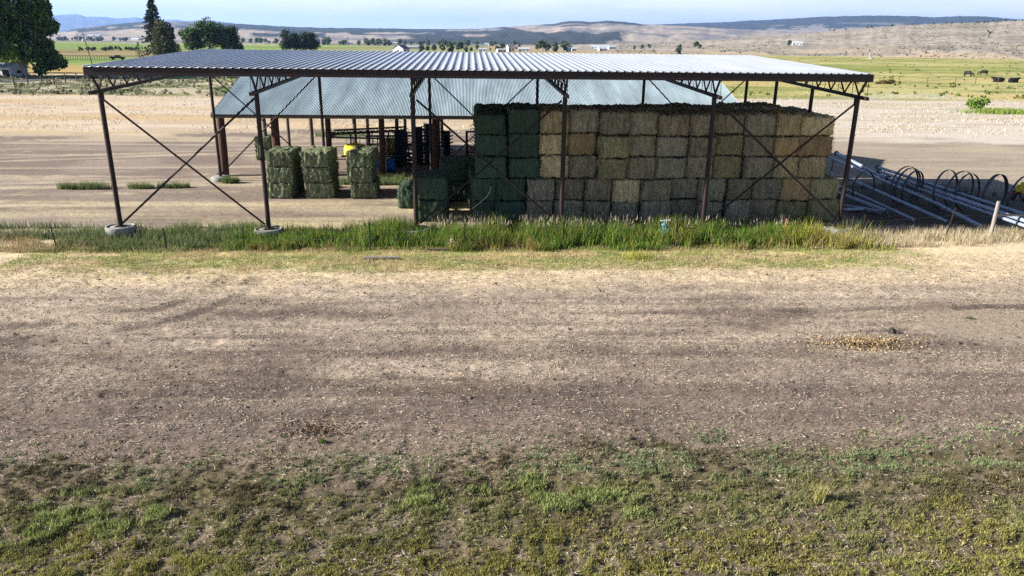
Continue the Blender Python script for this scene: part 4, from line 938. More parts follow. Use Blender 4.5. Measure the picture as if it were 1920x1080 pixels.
for x in (-.6, 1.5):
    for y in (-.75, .75):
        w = MB().lathe([(.22, -.12), (.40, -.13), (.45, -.08), (.46, 0), (.45, .08), (.40, .13), (.22, .12)], (x, y, .46), 24, 'y').build('tyre', M['rubber'], SP)
        MB().lathe([(0, -.06), (.2, -.10), (.22, -.12), (.22, .12), (.2, .10), (0, .06)], (x, y, .46), 18, 'y').build('rim', M['wheelsteel'], w)
HW = empty('folding_harrow', (-5.2, 17.0, 0), 0, 'folded disc harrow with upright dark blue wings under the barn', 'harrow')
m = MB(); m.bar((-1.6, .4, .55), (1.9, .4, .55), .14); m.bar((-1.2, -.3, .55), (-1.2, 1.1, .55), .12); m.bar((1.2, -.3, .55), (1.2, 1.1, .55), .12); m.bar((0, .4, .55), (0, .4, 2.3), .12); m.bar((-.9, .2, 2.2), (1.0, .2, 2.55), .08); m.bar((-1.6, .1, .35), (3.4, .1, .42), .16); m.bar((1.9, .3, .62), (3.3, .3, .55), .12); m.bar((-1.4, .5, 1.4), (2.0, .5, 1.7), .1)
[m.bar((x_, -.05, .5), (x_ + .1, -.2, .95), .035) for x_ in np.arange(2.0, 3.4, .16)]
m.build('frame', M['black'], HW)
for (x, w_, z1) in ((-.95, .70, 2.45), (.15, .5, 2.75), (.95, .8, 2.95), (1.95, .35, 2.5)):
    g = MB(); g.bar((x - w_ / 2, 0, .35), (x - w_ / 2, 0, z1), .07); g.bar((x + w_ / 2, 0, .35), (x + w_ / 2, 0, z1), .07); g.box((x, .12, (.35 + z1) / 2), (w_ * .9, .05, (z1 - .35) * .95)); gg = g.build('wing', M['navy'], HW)
    for k, zz in enumerate(np.arange(.45, z1, .21)):
        MB().lathe([(0, -.03), (.24, -.02), (.36, .02), (.37, .03), (.24, .0), (0, -.01)], (x + w_ * .1 * (-1) ** k, -.10, zz), 16, 'z').build('disc', M['black'], gg)
        MB().bar((x - w_ / 2 - .16, -.05, zz - .03), (x + w_ / 2 + .24, -.12, zz + .07), .045).build('tine', M['black'], gg)
for x in (-1.2, 1.2):
    MB().lathe([(.15, -.1), (.36, -.11), (.38, 0), (.36, .11), (.15, .1)], (x, 1.2, .38), 20, 'y').build('wheel', M['rubber'], HW)
HT = empty('spring_harrow', (-1.75, 18.0, 0), 0, 'upright harrow section with curved tines at left edge of bale wall', 'harrow')
m = MB(); m.bar((-.25, 0, 0.0), (-.25, 0, 2.35), .16, .16); m.bar((.35, 0, 0), (.35, 0, 2.75), .16, .16); m.bar((-.25, 0, 2.3), (.35, 0, 2.3), .1); m.bar((-.25, 0, 1.0), (.35, 0, 1.0), .1); m.bar((-.25, 0, .2), (.9, 0, .2), .12); m.build('frame', M['black'], HT)
for k in range(9):
    z = 1.05 + k * .2; MB().tube([(.3, -.05, z), (.12, -.08, z + .10), (-.02, -.08, z + .04), (0.02, -.08, z - .05)], .028, 6).build('tine', M['black'], HT)
CV = empty('row_cultivator', (-6.3, 20.0, 0), 0, 'black cultivator crowded with shanks and hoses behind the boom sprayer', 'cultivator')
m = MB(); rr = random.Random(8)
for zz in (.55, 1.2, 1.75): m.bar((-2.4, 0, zz), (2.4, 0, zz + .06), .12)
for k in range(15):
    x = -2.3 + k * .33; m.bar((x, .1, .3), (x, -.1, 1.9 + rr.uniform(-.2, .3)), .06)
m.bar((-2.4, .6, .55), (2.4, .6, .55), .12); m.bar((-2.2, 0, .55), (-2.2, .7, .55), .1); m.bar((2.2, 0, .55), (2.2, .7, .55), .1); m.build('frame', M['black'], CV)
for k in range(11):
    x = -2.1 + k * .42; MB().tube([(x, -.1, 1.2), (x, -.35, .9), (x, -.30, .45), (x, -.12, .12), (x, -.3, .02)], .035, 6).build('shank', M['black'], CV)
for k in range(6):
    x = -2.0 + k * .75; MB().tube([(x, -.1, 1.75), (x + .1, -.3, 1.5), (x + .35, -.25, 1.35), (x + .5, -.1, 1.8)], .025, 6).build('hose', M['black'], CV)
TB = empty('plastic_tub', (-7.0, 16.2, .42), 0, 'blue plastic tub lying on its side under the barn', 'tub')
m = MB(); m.lathe([(0, .5), (.36, .5), (.40, .42), (.44, -.5), (.47, -.5), (.47, -.46), (.44, .48), (.38, .55), (0, .56)], n=28, axis='x'); m.build('shell', M['blue'], TB)
m = MB(); m.lathe([(.476, -.12), (.482, -.10), (.482, .02), (.47, .04)], n=28, axis='x'); m.build('stripe', M['white'], TB)
WC = empty('wire_tangle', (-11.1, 15.9, 0), 0, 'tangle of rusty wire beside the middle small hay stack', 'wire')
m = MB(); rr = random.Random(3)
for k in range(9):
    cx_, cz_, r_, ty = rr.uniform(-.5, .5), rr.uniform(.35, .6), rr.uniform(.2, .42), rr.uniform(0, pi)
    m.tube([(cx_ + r_ * cos(a) * cos(ty), r_ * cos(a) * sin(ty), max(.03, cz_ + r_ * sin(a))) for a in np.linspace(0, 2 * pi, 18)], .014, 5)
m.build('coil', M['wheelsteel'], WC)

# ------------------------------------------------------------------ trees
def crown_mesh(lobes, n, size, cols, seed, name='crown', shell=.45):
    r = np.random.default_rng(seed); vol = np.array([a * b * c for (_, _, _, a, b, c) in lobes]) ** .75; vol /= vol.sum()
    li = r.choice(len(lobes), n, p=vol); Lb = np.array(lobes)[li]
    d = r.normal(0, 1, (n, 3)); d /= np.linalg.norm(d, axis=1)[:, None]; rad = r.random(n) ** shell
    wob = .72 + .56 * fbm(d[:, 0] * 2.3 + li * 5.1 + 9, d[:, 2] * 2.3 + d[:, 1] * 1.7 + li, 3, seed)
    q = Lb[:, :3] + d * Lb[:, 3:] * (rad * wob)[:, None]
    dn = fbm(q[:, 0] * 1.1 + seed, q[:, 2] * 1.1 + q[:, 1] * .9, 3, seed + 2); q = q[dn > .36]; m = len(q)
    return np_mesh(name, *[v for v in (lambda t: (t[0], t[1], M['leaf'], t[2]))(quads(q, size * r.uniform(.6, 1.4, m), np.clip(pick(cols, m, r, .35) * 1.55, 0, .6), r))])
def trunk_mesh(h, r0, seed, limbs=7, spread=.35, name='trunk'):
    rr = random.Random(seed); m = MB(); m.tube([(0, 0, -.2), (.02 * h, 0, h * .4), (0, .02 * h, h * .8)], [r0, r0 * .7, r0 * .25], 10)
    for k in range(limbs):
        z = h * rr.uniform(.25, .65); a = rr.uniform(0, 2 * pi); L = h * spread * rr.uniform(.6, 1)
        m.tube([(0, 0, z), (cos(a) * L * .5, sin(a) * L * .5, z + L * .45), (cos(a) * L, sin(a) * L, z + L * .8)], [r0 * .4, r0 * .28, r0 * .08], 7)
    return m.mesh(name, M['bark'])
def tree(name, loc, cm, tm, label, group=None, s=1.0, rz=0.0, cat='tree'):
    o = empty(name, loc, rz, label, cat, group); o.scale = (s, s, s)
    link('crown', cm, o); 
    if tm: link('trunk', tm, o)
    return o
def lobes_round(h, w, seed, n=9, base=.12):
    rr = random.Random(seed); L = [(0, 0, h * .55, w * .36, w * .36, h * .38)]
    for k in range(n):
        a = rr.uniform(0, 2 * pi); z = rr.uniform(base + .10, .84); q = w * .34 * rr.uniform(.5, 1.0) * (1.15 - abs(z - .42)); s = rr.uniform(.15, .25)
        L.append((cos(a) * q, sin(a) * q, h * z, w * s, w * s, h * s * .75))
    return L
dkg = [A(56, 74, 48), A(44, 60, 40), A(68, 88, 54), A(36, 50, 36)]; mdg = [A(100, 128, 66), A(82, 108, 56), A(120, 146, 78), A(68, 92, 52)]; ltg = [A(140, 170, 78), A(160, 186, 88), A(116, 146, 66)]; greyg = [A(128, 138, 96), A(108, 118, 82), A(150, 156, 116)]
# big trees on the left edge
P = G(76, 143); h_ = 23.5
L1 = [(0, 0, 10.5, 2.6, 2.6, 8.5)] + [(cos(a) * r_, sin(a) * r_, z, q, q, q * .8) for a, r_, z, q in [(random.Random(i).uniform(0, 6.28), random.Random(i + 50).uniform(1.4, 1.2 + 4.0 * (1 - ((i / 34) * 1.0) ** 2.2)), 1.6 + 20.5 * i / 34, 1.3 + 1.0 * random.Random(i + 90).random()) for i in range(34)]]
tree('dark_tree', (P[0], P[1], 0), crown_mesh(L1, 30000, .42, mdg + mdg[:2] + dkg[:2], 1), trunk_mesh(18, .5, 1), 'tall dense dark green tree nearest the road on the left')
P = G(16, 140); L2 = lobes_round(25, 13, 4, 20)
tree('poplar_tree', (P[0] + 1, P[1] - 5, 0), crown_mesh(L2, 18000, .42, mdg + ltg[2:], 2), trunk_mesh(20, .55, 2), 'tall lighter green tree at the upper left corner beside dark tree')
P = G(-46, 143); tree('poplar_tree', (P[0], P[1] - 4, 0), crown_mesh(lobes_round(22, 15, 5, 12), 9000, .6, mdg, 3), trunk_mesh(16, .5, 3), 'leafy tree left of frame beside dark tree, only its edge in view')
P = G(24, 136); tree('olive_shrub', (P[0], P[1], 0), crown_mesh(lobes_round(7.5, 8, 6, 8, .0), 3000, .4, greyg + mdg, 4), trunk_mesh(4, .2, 4, 5), 'pale green shrubby tree below the tall trees beside white house', cat='shrub')
# conifer and group behind the shed roof
def conifer_mesh(h, w, seed, n=4200, cols=dkg, name='crown'):
    r = np.random.default_rng(seed); L = 34; q = []
    for k in range(L):
        t = (k + .5) / L; z = h * (.06 + .94 * t); rad = w / 2 * (1 - t) ** .85 + .12; na = 7
        for a in r.uniform(0, 2 * pi, na):
            m = int(n / L / na) + 1; s = r.random(m) ** .7; rl = rad * r.uniform(.65, 1.12)
            q.append(np.stack([np.cos(a) * s * rl + r.normal(0, .10 + .05 * rad, m), np.sin(a) * s * rl + r.normal(0, .10 + .05 * rad, m), z - s * rl * .22 + r.normal(0, .12, m)], -1))
    q = np.concatenate(q); m = len(q); V, F, C = quads(q, h * .022 * r.uniform(.6, 1.3, m), pick(cols, m, r, .3), r); return np_mesh(name, V, F, M['leaf'], C)
P = G(296, 106); D_ = P[1]
tree('spruce_tree', (P[0], P[1], 0), conifer_mesh(27.5, 15.5, 11, 6500), trunk_mesh(24, .4, 11, 0), 'tall narrow spruce, the tallest of the trees behind the shed roof')
P = G(322, 107); tree('juniper_tree', (P[0], P[1] - 6, 0), crown_mesh([(0, 0, 8, 5.2, 5, 8.2), (0, 0, 4, 6.6, 6, 5), (-1.5, 0, 12, 2.6, 2.6, 4.2), (2.2, 0, 11, 2.4, 2.4, 4.0)], 6500, .55, [A(72, 74, 46), A(56, 60, 38), A(92, 90, 56)], 12), trunk_mesh(12, .35, 12), 'rounded olive brown tree between the spruce and green trees')
for px, hh, ww, sd, lab in ((364, 15, 15, 13, 'bushy green tree right beside the olive brown tree'), (390, 19, 18, 14, 'tallest bushy green tree in the clump behind shed roof'), (422, 14.5, 14, 15, 'rightmost bushy dark green tree in the clump behind shed roof')):
    P = G(px, 105); tree('broadleaf_tree', (P[0], P[1] + (sd - 13) * 5, 0), crown_mesh(lobes_round(hh, ww, sd, 10), 6000, .6, mdg[:2] + dkg[:3], sd), trunk_mesh(hh * .7, .3, sd), lab, 'clump of broadleaf trees behind the shed roof')
P = G(262, 110); tree('spruce_tree', (P[0], P[1], 0), conifer_mesh(6.4, 4.4, 16, 1300, dkg + greyg), trunk_mesh(5, .12, 16, 0), 'small young spruce at the roof edge left of tall spruce')
P = G(333, 103); tree('grey_shrub', (P[0], P[1] - 22, 0), crown_mesh(lobes_round(5.2, 6, 17, 6, 0), 1300, .35, greyg, 17), trunk_mesh(3, .12, 17, 4), 'pale grey shrub low before the olive brown tree', cat='shrub')
for px, hh, ww, sd, lab in ((538, 15.5, 10, 21, 'dark pine, taller left one of the two pairs beyond roof'), (555, 13, 9.5, 22, 'narrow dark pine just right of the tallest pine beyond roof'), (573, 14.2, 11.5, 23, 'rounded dark pine, left half of the broad pair beyond roof'), (588, 13.6, 10.5, 24, 'rounded dark pine, rightmost of the four pines beyond roof')):
    P = G(px, 98.5); tree('pine_tree', (P[0], P[1], 0), crown_mesh([(0, 0, hh * .55, ww * .42, ww * .42, hh * .43), (0, 0, hh * .78, ww * .3, ww * .3, hh * .2), (ww * .15, 0, hh * .4, ww * .35, ww * .35, hh * .25), (-ww * .15, 0, hh * .3, ww * .33, ww * .33, hh * .22)], 2600, .6, dkg, sd), trunk_mesh(hh * .75, .25, sd, 4), lab, 'four dark pines beyond the shed roof')
# distant trees: a few crowns, many copies
vg = [A(70, 86, 70), A(88, 104, 78), A(60, 74, 62), A(104, 120, 84)]
FT = [(crown_mesh(lobes_round(8, 7, s, 6, .02), 420, .9, vg, s), trunk_mesh(5, .18, s, 3)) for s in (31, 32, 33)]
FC = [(conifer_mesh(10, 4.2, s, 500, vg), trunk_mesh(8, .14, s, 0)) for s in (34, 35)]
rt = random.Random(9)
def ftree(px, py, s, label, group, con=False, name=None):
    P = G(px, py); c, t = (FC if con else FT)[rt.randrange(2 if con else 3)]
    return tree(name or ('conifer' if con else 'broadleaf_tree'), (P[0], P[1], 0), c, t, label, group, s, rt.uniform(0, 6))
for px, s in ((790, 1.0), (803, .9), (815, 1.1), (829, 1.25), (845, 1.45), (860, 1.5), (874, .9), (884, .75)):
    ftree(px, 98.5 + rt.uniform(-.4, .4), s * .8, 'dark green tree in the farmstead row standing behind the middle of the roof', 'row of farmstead trees')
for px, py, s, lab in ((1008, 96.5, 1.3, 'bushy tree, left of the clump beside the low white house'), (1018, 97, 1.6, 'largest bushy green tree in the clump by the low white house'), (1027, 96.5, 1.1, 'bushy tree, right of the clump beside the low white house'), (1040, 97, 1.35, 'round tree left of the white shed with domed roof'), (1057, 97, 1.5, 'round tree behind the white shed with domed roof'), (1067, 96, 1.0, 'small tree right of the white shed with domed roof'), (942, 94, 1.1, 'tree standing beside the tall cream house')):
    ftree(px, py, s, lab, 'trees around the distant white houses')
for px in (893, 905, 918, 930, 938, 950, 960, 968, 975):
    ftree(px + rt.uniform(-2, 2), 95 + rt.uniform(-2, 1), rt.uniform(.4, .8), 'small tree among the distant houses beyond the roof', 'small trees among the distant houses')
gf = 'far tree belt across the valley'
for k in range(115):
    px = rt.uniform(435, 985); py = np.interp(px, [435, 620, 800, 985], [79.6, 84.2, 85.4, 86.4]) + rt.uniform(-.3, .8)
    ftree(px, py, rt.uniform(.9, 2.1), 'small bluish tree in the long dark belt across the far valley', gf, rt.random() < .25)
for k in range(46):
    px = rt.uniform(104, 275); py = 76.0 + rt.uniform(-.6, .6) + (px - 104) * .008
    if 196 < px < 204: continue
    ftree(px, py, rt.uniform(.9, 1.9), 'small dark tree in the hedge line before the left hills', 'tree line on the left valley floor', rt.random() < .2)
for k in range(30):
    px = rt.uniform(146, 262); ftree(px, 95.0 + rt.uniform(-.5, .5), rt.uniform(.22, .42), 'low dark bush in the broken hedge across the left fields', 'bushes of the broken hedge', name='bush')
for px, t, s, lab in ((1305, .30, 1.3, 'dark round tree on the slope right of the distant houses'), (1313, .29, .8, 'small tree touching the dark round tree on the slope'), (1276, .24, .9, 'small lone tree on the slope left of the dark round tree'), (1274, .02, 1.0, 'dark bush in front of the far slope above the roof'), (1483, .33, 1.0, 'round bush beside the pale rock bank on the dry hillside'), (1190, .30, .7, 'small bush beyond the distant houses on the slope'), (1205, .32, .8, 'dark bush right of the small bush on the slope'), (1218, .31, .9, 'wide dark bush at the end of bushes on the slope')):
    q = hill_pt(HD, px, t); c, tm = FT[rt.randrange(3)]; tree('juniper_tree' if s > 1 else 'bush', q, c, tm, lab, None, s, rt.uniform(0, 6), 'tree' if s > 1 else 'bush')
for k in range(34):
    px = rt.choice([rt.uniform(1640, 1920), rt.uniform(1820, 1925), rt.uniform(1490, 1660)]); q = hill_pt(HD, px, rt.uniform(.93, 1.0)); c, tm = FT[rt.randrange(3)]
    tree('juniper_bush', q, c, tm, 'small dark juniper along the crest of the dry hillside', 'junipers along the dry crest', rt.uniform(.25, .8), rt.uniform(0, 6), 'bush')
P = G(1832, 204); o = tree('round_bush', (P[0], P[1], 0), crown_mesh([(0, 0, .75, 1.45, 1.2, .85), (.6, 0, .7, 1.0, .9, .75), (-.6, .1, .65, .9, .9, .7)], 3000, .16, ltg + mdg, 41), trunk_mesh(.8, .05, 41, 6), 'round bright green bush standing alone in pale grass', cat='bush')
P = G(1885, 212); rng = np.random.default_rng(62); n = 2600; q = np.stack([rng.normal(0, 2.2, n), rng.normal(0, 1.0, n), 0 * np.ones(n)], -1)
V, F, C = blades(q, rng.uniform(.2, .7, n), np.full(n, .07), .7, pick(ltg + [A(190, 196, 90)], n, rng), 63); o = link('green_clump', np_mesh('green_clump', V, F, M['grass'], C)); o.location = P; tag(o, 'wide clump of bright green weeds right of the round bush', 'weeds')

# ------------------------------------------------------------------ cattle
def cow_mesh(name, grazing, lying, m_):
    me = bpy.data.meshes.new(name); bm = bmesh.new(); sk = bm.verts.layers.skin.verify()
    def v(co, r, root=False):
        x = bm.verts.new(co); x[sk].radius = (r, r); x[sk].use_root = root; return x
    z = 1.05 if not lying else .48
    hip = v((-.72, 0, z + .04), .37); mid = v((0, 0, z - .06), .46, True); sh = v((.68, 0, z + .02), .41)
    rump = v((-.98, 0, z + .08), .24); bm.edges.new((rump, hip)); bm.edges.new((hip, mid)); bm.edges.new((mid, sh))
    if grazing: nk = v((1.08, 0, z - .15), .19); hd = v((1.32, 0, z - .58), .14); mz = v((1.42, 0, z - .88), .095)
    else: nk = v((1.02, 0, z + .32), .19); hd = v((1.32, 0, z + .46), .145); mz = v((1.62, 0, z + .34), .09)
    bm.edges.new((sh, nk)); bm.edges.new((nk, hd)); bm.edges.new((hd, mz))
    for s in (-1, 1): e = v((hd.co.x - .08, s * .2, hd.co.z + .06), .035); bm.edges.new((hd, e))
    tl = v((-1.08, 0, z - .25), .035); te = v((-1.10, 0, z - .6 if not lying else .1), .05); bm.edges.new((rump, tl)); bm.edges.new((tl, te))
    for s in (-1, 1):
        if not lying:
            a = v((.62, s * .2, .72), .17); b = v((.66, s * .2, .42), .10); c = v((.62, s * .2, .05), .065); bm.edges.new((sh, a)); bm.edges.new((a, b)); bm.edges.new((b, c))
            a = v((-.72, s * .21, .78), .19); b = v((-.90, s * .2, .45), .10); c = v((-.82, s * .2, .05), .065); bm.edges.new((hip, a)); bm.edges.new((a, b)); bm.edges.new((b, c))
        else:
            a = v((.75, s * .3, .16), .11); b = v((1.05, s * .28, .08), .07); bm.edges.new((sh, a)); bm.edges.new((a, b))
            a = v((-.5, s * .38, .16), .13); b = v((-.15, s * .42, .08), .07); bm.edges.new((hip, a)); bm.edges.new((a, b))
    bm.to_mesh(me); bm.free(); t = bpy.data.objects.new('tmp', me); COL.objects.link(t)
    t.modifiers.new('s', 'SKIN').use_smooth_shade = True; t.modifiers.new('d', 'SUBSURF').levels = 1
    dg = bpy.context.evaluated_depsgraph_get(); r = bpy.data.meshes.new_from_object(t.evaluated_get(dg)); bpy.data.objects.remove(t)
    r.name = name; r.materials.clear(); r.materials.append(m_); return r
CM = {'g': cow_mesh('cow', True, False, M['hide']), 's': cow_mesh('cow', False, False, M['hide']), 'l': cow_mesh('cow', False, True, M['hide']), 'b': cow_mesh('cow', True, False, M['brownhide'])}
for k, px, py, rz, s, lab in (('g', 1815, 144, -1.0, 1.15, 'black cow standing and grazing, leftmost of the herd'), ('g', 1843, 141.5, 2.7, 1.1, 'black cow grazing with head down to the left, second in herd'), ('l', 1872, 154, 3.0, 1.25, 'black cow lying in the pasture, left of the resting pair'), ('l', 1899, 155, .15, 1.25, 'black cow lying in the pasture, rightmost of the resting pair'), ('b', 1592, 157, .3, .95, 'red brown cow grazing behind the right end of the roof truss')):
    P = G(px, py); o = link('cow', CM[k]); o.location = (P[0], P[1], -.02); o.rotation_euler = (0, 0, rz); o.scale = (s, s, s); tag(o, lab, 'cow', 'cattle in the right pasture')
# a dark bird over the hillside
P = AD(1857, 62, 130); BD = empty('bird', P, .5, 'dark bird flying above the dry hillside at upper right', 'bird')
m = MB(); m.tube([(-.32, 0, -.30), (-.2, 0, -.14), (0, 0, .02), (.16, 0, .15), (.24, 0, .2), (.31, 0, .2)], [.02, .07, .11, .08, .06, .015], 10)
m.add([(-.2, 0, -.13), (-.36, -.08, -.36), (-.46, 0, -.40), (-.34, .09, -.34), (-.2, 0, -.1)], [(0, 1, 2, 4), (0, 4, 2, 3)]); m.build('body', M['black'], BD)
for s in (-1, 1):
    m = MB(); V = [(.10, s * .06, .08), (.16, s * .30, .32), (.06, s * .58, .42), (-.08, s * .62, .38), (-.14, s * .30, .24), (-.14, s * .06, .02)]; m.add(V + [(a, b, c - .025) for a, b, c in V], [(0, 1, 2, 3, 4, 5), (11, 10, 9, 8, 7, 6)] + [(i, (i + 1) % 6, 6 + (i + 1) % 6, 6 + i) for i in range(6)]); m.build('wing', M['black'], BD)

# ------------------------------------------------------------------ distant buildings, poles, vehicles, fences
def house(name, P, w, d, h, rh, rz, label, wall='white', roof='dkroof', doors=1, cat='house', arch=False):
    o = empty(name, P, rz, label, cat)
    m = MB(); m.box((0, 0, h / 2), (w, d, h)); m.add([(-w / 2, -d / 2, h), (-w / 2, d / 2, h), (-w / 2, 0, h + rh)], [(0, 1, 2)]); m.add([(w / 2, -d / 2, h), (w / 2, d / 2, h), (w / 2, 0, h + rh)], [(0, 2, 1)]); m.build('wall', M[wall], o)
    m = MB(); e = .35
    for s in (-1, 1): m.bar((0, s * (d / 4 + e / 2), h + rh / 2 - e * rh / d + .08), (0.001, s * (d / 4 + e / 2), h + rh / 2 - e * rh / d + .08 + 1e-6), 1, 1) if False else None
    sl = rh / (d / 2)
    for s in (-1, 1):
        a, b, c, f_ = (-w / 2 - e, s * (d / 2 + e), h - sl * e + .04), (w / 2 + e, s * (d / 2 + e), h - sl * e + .04), (w / 2 + e, 0, h + rh + .04), (-w / 2 - e, 0, h + rh + .04)
        top = [a, b, c, f_]; bot = [(x, y, z + .12) for x, y, z in top]
        m.add(top + bot, [(0, 1, 2, 3), (7, 6, 5, 4), (0, 4, 5, 1), (1, 5, 6, 2), (2, 6, 7, 3), (3, 7, 4, 0)])
    m.build('roof', M[roof], o)
    nw = max(2, int(w // 3.5))
    for k in range(nw):
        x = -w / 2 + (k + .5) * w / nw
        if k < doors: MB().box((x, -d / 2 - .03, h * .40), (min(w / nw * .7, 2.6), .06, h * .8)).build('door', M['black'] if arch else M['dkroof'], o)
        else: MB().box((x, -d / 2 - .03, h * .55), (min(w / nw * .5, 1.3), .06, h * .35)).build('window', M['glass'], o)
    for s in (-1, 1): MB().box((s * (w / 2 + .03), 0, h * .55), (.06, min(d * .3, 1.2), h * .35)).build('window', M['glass'], o)
    return o
P = G(20, 143); house('white_house', (P[0], P[1], 0), 4.6, 4.5, 1.7, .8, -.25, 'small white shed with dark openings below the tall trees at left', 'white', 'silver', 2, 'shed', True)
P = G(757, 99.5); house('white_house', (P[0], P[1] - 20, 0), 10, 8, 3.2, 2.6, 1.2, 'white house with grey gable roof peeking above the shed roof', 'white', 'dkroof')
P = G(772, 91.5); house('long_barn', (P[0], P[1], 0), 26, 8, 2.2, 1.2, .05, 'long low white barn behind the grey roofed house', 'white', 'silver', cat='barn')
for px, py, w, d, h, rh, lab, wa, ro in ((905, 97.5, 7, 4, 2.4, .7, 'low white trailer house above the middle of the roof', 'white', 'silver'), (957, 97, 6, 6, 4.6, 2.2, 'tall cream house among the small distant trees', 'offwhite', 'dkroof'), (982, 96.8, 11, 6, 2.4, 1.6, 'low white house left of the largest bushy tree', 'white', 'silver'), (1064, 97, 6, 5, 3, 1.5, 'white shed with pale domed roof below the round trees', 'white', 'silver'), (1076, 96, 5, 5, 2.6, 1.6, 'small white shed right of the white shed with domed roof', 'white', 'silver'), (940, 98, 8, 5, 2.2, .8, 'long low pale shed left of the tall cream house', 'offwhite', 'silver')):
    P = G(px, py); house('white_shed' if 'shed' in lab else 'farm_house', (P[0], P[1], 0), w, d, h, rh, rt.uniform(-.2, .3), lab, wa, ro, cat='shed' if 'shed' in lab else 'house')
for px, t, w, lab in ((1130, .18, 9, 'white roofed house on the far slope right of centre'), (1117, .33, 12, 'pale building at the left of the hamlet on the far slope'), (1135, .34, 14, 'pale building in the middle of the hamlet on the far slope'), (1148, .32, 10, 'pale building at the right of the hamlet on the far slope'), (1497, .32, 12, 'long pale building beside the round bush on the dry hillside')):
    q = hill_pt(HD, px, t); house('farm_house', (q[0], q[1], q[2] - .3), w, 8, 3, 2.2, rt.uniform(-.3, .3), lab, 'white', 'silver')
for px, t, w, lab in ((168, .18, 30, 'pale farm building low on the left hills'), (181, .17, 24, 'white farm building right of the pale one on left hills'), (250, .03, 34, 'long white farm building at the foot of the left hills')):
    q = hill_pt(HM, px, t); house('farm_house', (q[0], q[1], q[2] - .3), w, 14, 5, 4, rt.uniform(-.3, .3), lab, 'white', 'silver')
for k, (px, py) in enumerate(((748, 83.5), (912, 84.5), (920, 85.5), (880, 84), (660, 83))):
    P = G(px, py); house('farm_house', (P[0], P[1] - 60, 0), rt.uniform(14, 22), 10, 4, 3, rt.uniform(-.3, .3), 'tiny white house before the far tree belt', 'white', 'silver'); 
    for o in list(COL.objects)[::-1]:
        if o.name.startswith('farm_house') and o.parent is None: o['group'] = 'tiny white houses before the far tree belt'; break
# utility pole
P = G(170, 121); UP = empty('utility_pole', (P[0], P[1], 0), 0, 'leaning wooden utility pole with white transformer left of shed roof', 'utility pole')
MB().tube([(.5, 0, -.3), (-.25, 0, 5), (-.95, 0, 9.3)], [.15, .13, .10], 10).build('pole', M['greywood'], UP)
MB().bar((-1.4, 0, 8.7), (-.35, 0, 8.85), .10).build('crossarm', M['greywood'], UP)
MB().lathe([(0, 0), (.24, 0), (.26, .1), (.26, .8), (.16, .9), (0, .92)], (-1.05, -.2, 6.6), 16).build('transformer', M['white'], UP)
for x in (-1.3, -.9, -.5): MB().lathe([(0, 0), (.05, 0), (.06, .08), (.03, .16), (0, .17)], (x, 0, 8.8 + .1 * (x + 1.3)), 8).build('insulator', M['white'], UP)
# pickup in the left field
P = G(221, 112); PU = empty('parked_truck', (P[0], P[1], 0), .15, 'dark pickup truck parked in the left field above the roof edge', 'truck')
m = MB(); m.add([(-2.6, s * .92, z) for s in (-1, 1) for z in (.55, 1.05)] + [(2.6, s * .92, z) for s in (-1, 1) for z in (.55, 1.02)], [(0, 1, 3, 2), (4, 6, 7, 5), (0, 4, 5, 1), (2, 3, 7, 6), (1, 5, 7, 3), (0, 2, 6, 4)]); m.box((-1.7, 0, 1.12), (1.8, 1.84, .14)); m.build('body', M['black'], PU)
m = MB(); T = [(-.8, 1.02), (-.6, 1.72), (.55, 1.76), (1.35, 1.02)]; m.add([(x, s * (.88 if z < 1.1 else .74), z) for s in (-1, 1) for x, z in T], [(0, 1, 2, 3), (7, 6, 5, 4), (0, 4, 5, 1), (1, 5, 6, 2), (2, 6, 7, 3)]); m.build('cab', M['glass'], PU)
for x in (-1.65, 1.7):
    for y in (-.86, .86): MB().lathe([(0, -.1), (.2, -.11), (.38, -.11), (.40, 0), (.38, .11), (.2, .11), (0, .1)], (x, y, .40), 20, 'y').build('wheel', M['rubber'], PU)
# field fences
def pfence(pts, h, r, label, m_, wires=2):
    o = empty('field_fence', (pts[0][0], pts[0][1], 0), 0, label, 'fence'); b = Vector((pts[0][0], pts[0][1], 0)); tops = []
    for p in pts:
        q = Vector((p[0], p[1], 0)) - b; lx = rt.uniform(-.06, .06); MB().tube([q + Vector((0, 0, -.2)), q + Vector((lx, 0, h))], r, 8).build('post', m_, o); tops.append(q)
    for k in range(wires):
        z = h * (.5 + .4 * k); MB().tube([q + Vector((0, 0, z)) for q in tops], .008, 4).build('wire', M['wheelsteel'], o)
    return o
pfence([G(a, b) for a, b in ((-30, 171), (0, 167), (28, 164), (53, 160), (79, 159), (102, 157.5), (123, 155), (144, 153), (166, 151.5), (188, 150))], 1.55, .11, 'roadside fence of stout dark posts at the left edge', M['greywood'])
pfence([G(px, 111.3 - (px - 110) * .006) for px in np.linspace(110, 214, 24)], 1.5, .10, 'distant row of thin fence posts across the left field', M['greywood'], 1)
pfence([G(a, b) for a, b in ((1560, 158), (1604, 157), (1648, 157), (1685, 157), (1738, 157), (1790, 158), (1828, 158), (1870, 158.5), (1925, 159))], 1.5, .07, 'thin wire fence with slim posts crossing the right pasture', M['greywood'])
P = G(1665, 157.5); rng = np.random.default_rng(65); cl = crown_mesh([(-1.1, 0, .35, 1.0, .8, .55), (.7, 0, .45, .9, .8, .65), (-2.2, 0, .2, .9, .6, .3)], 900, .22, [A(132, 118, 70), A(108, 98, 58)], 66); o = link('brown_shrub', cl); o.location = P; tag(o, 'low brown shrub between the slim fence posts in right pasture', 'shrub')
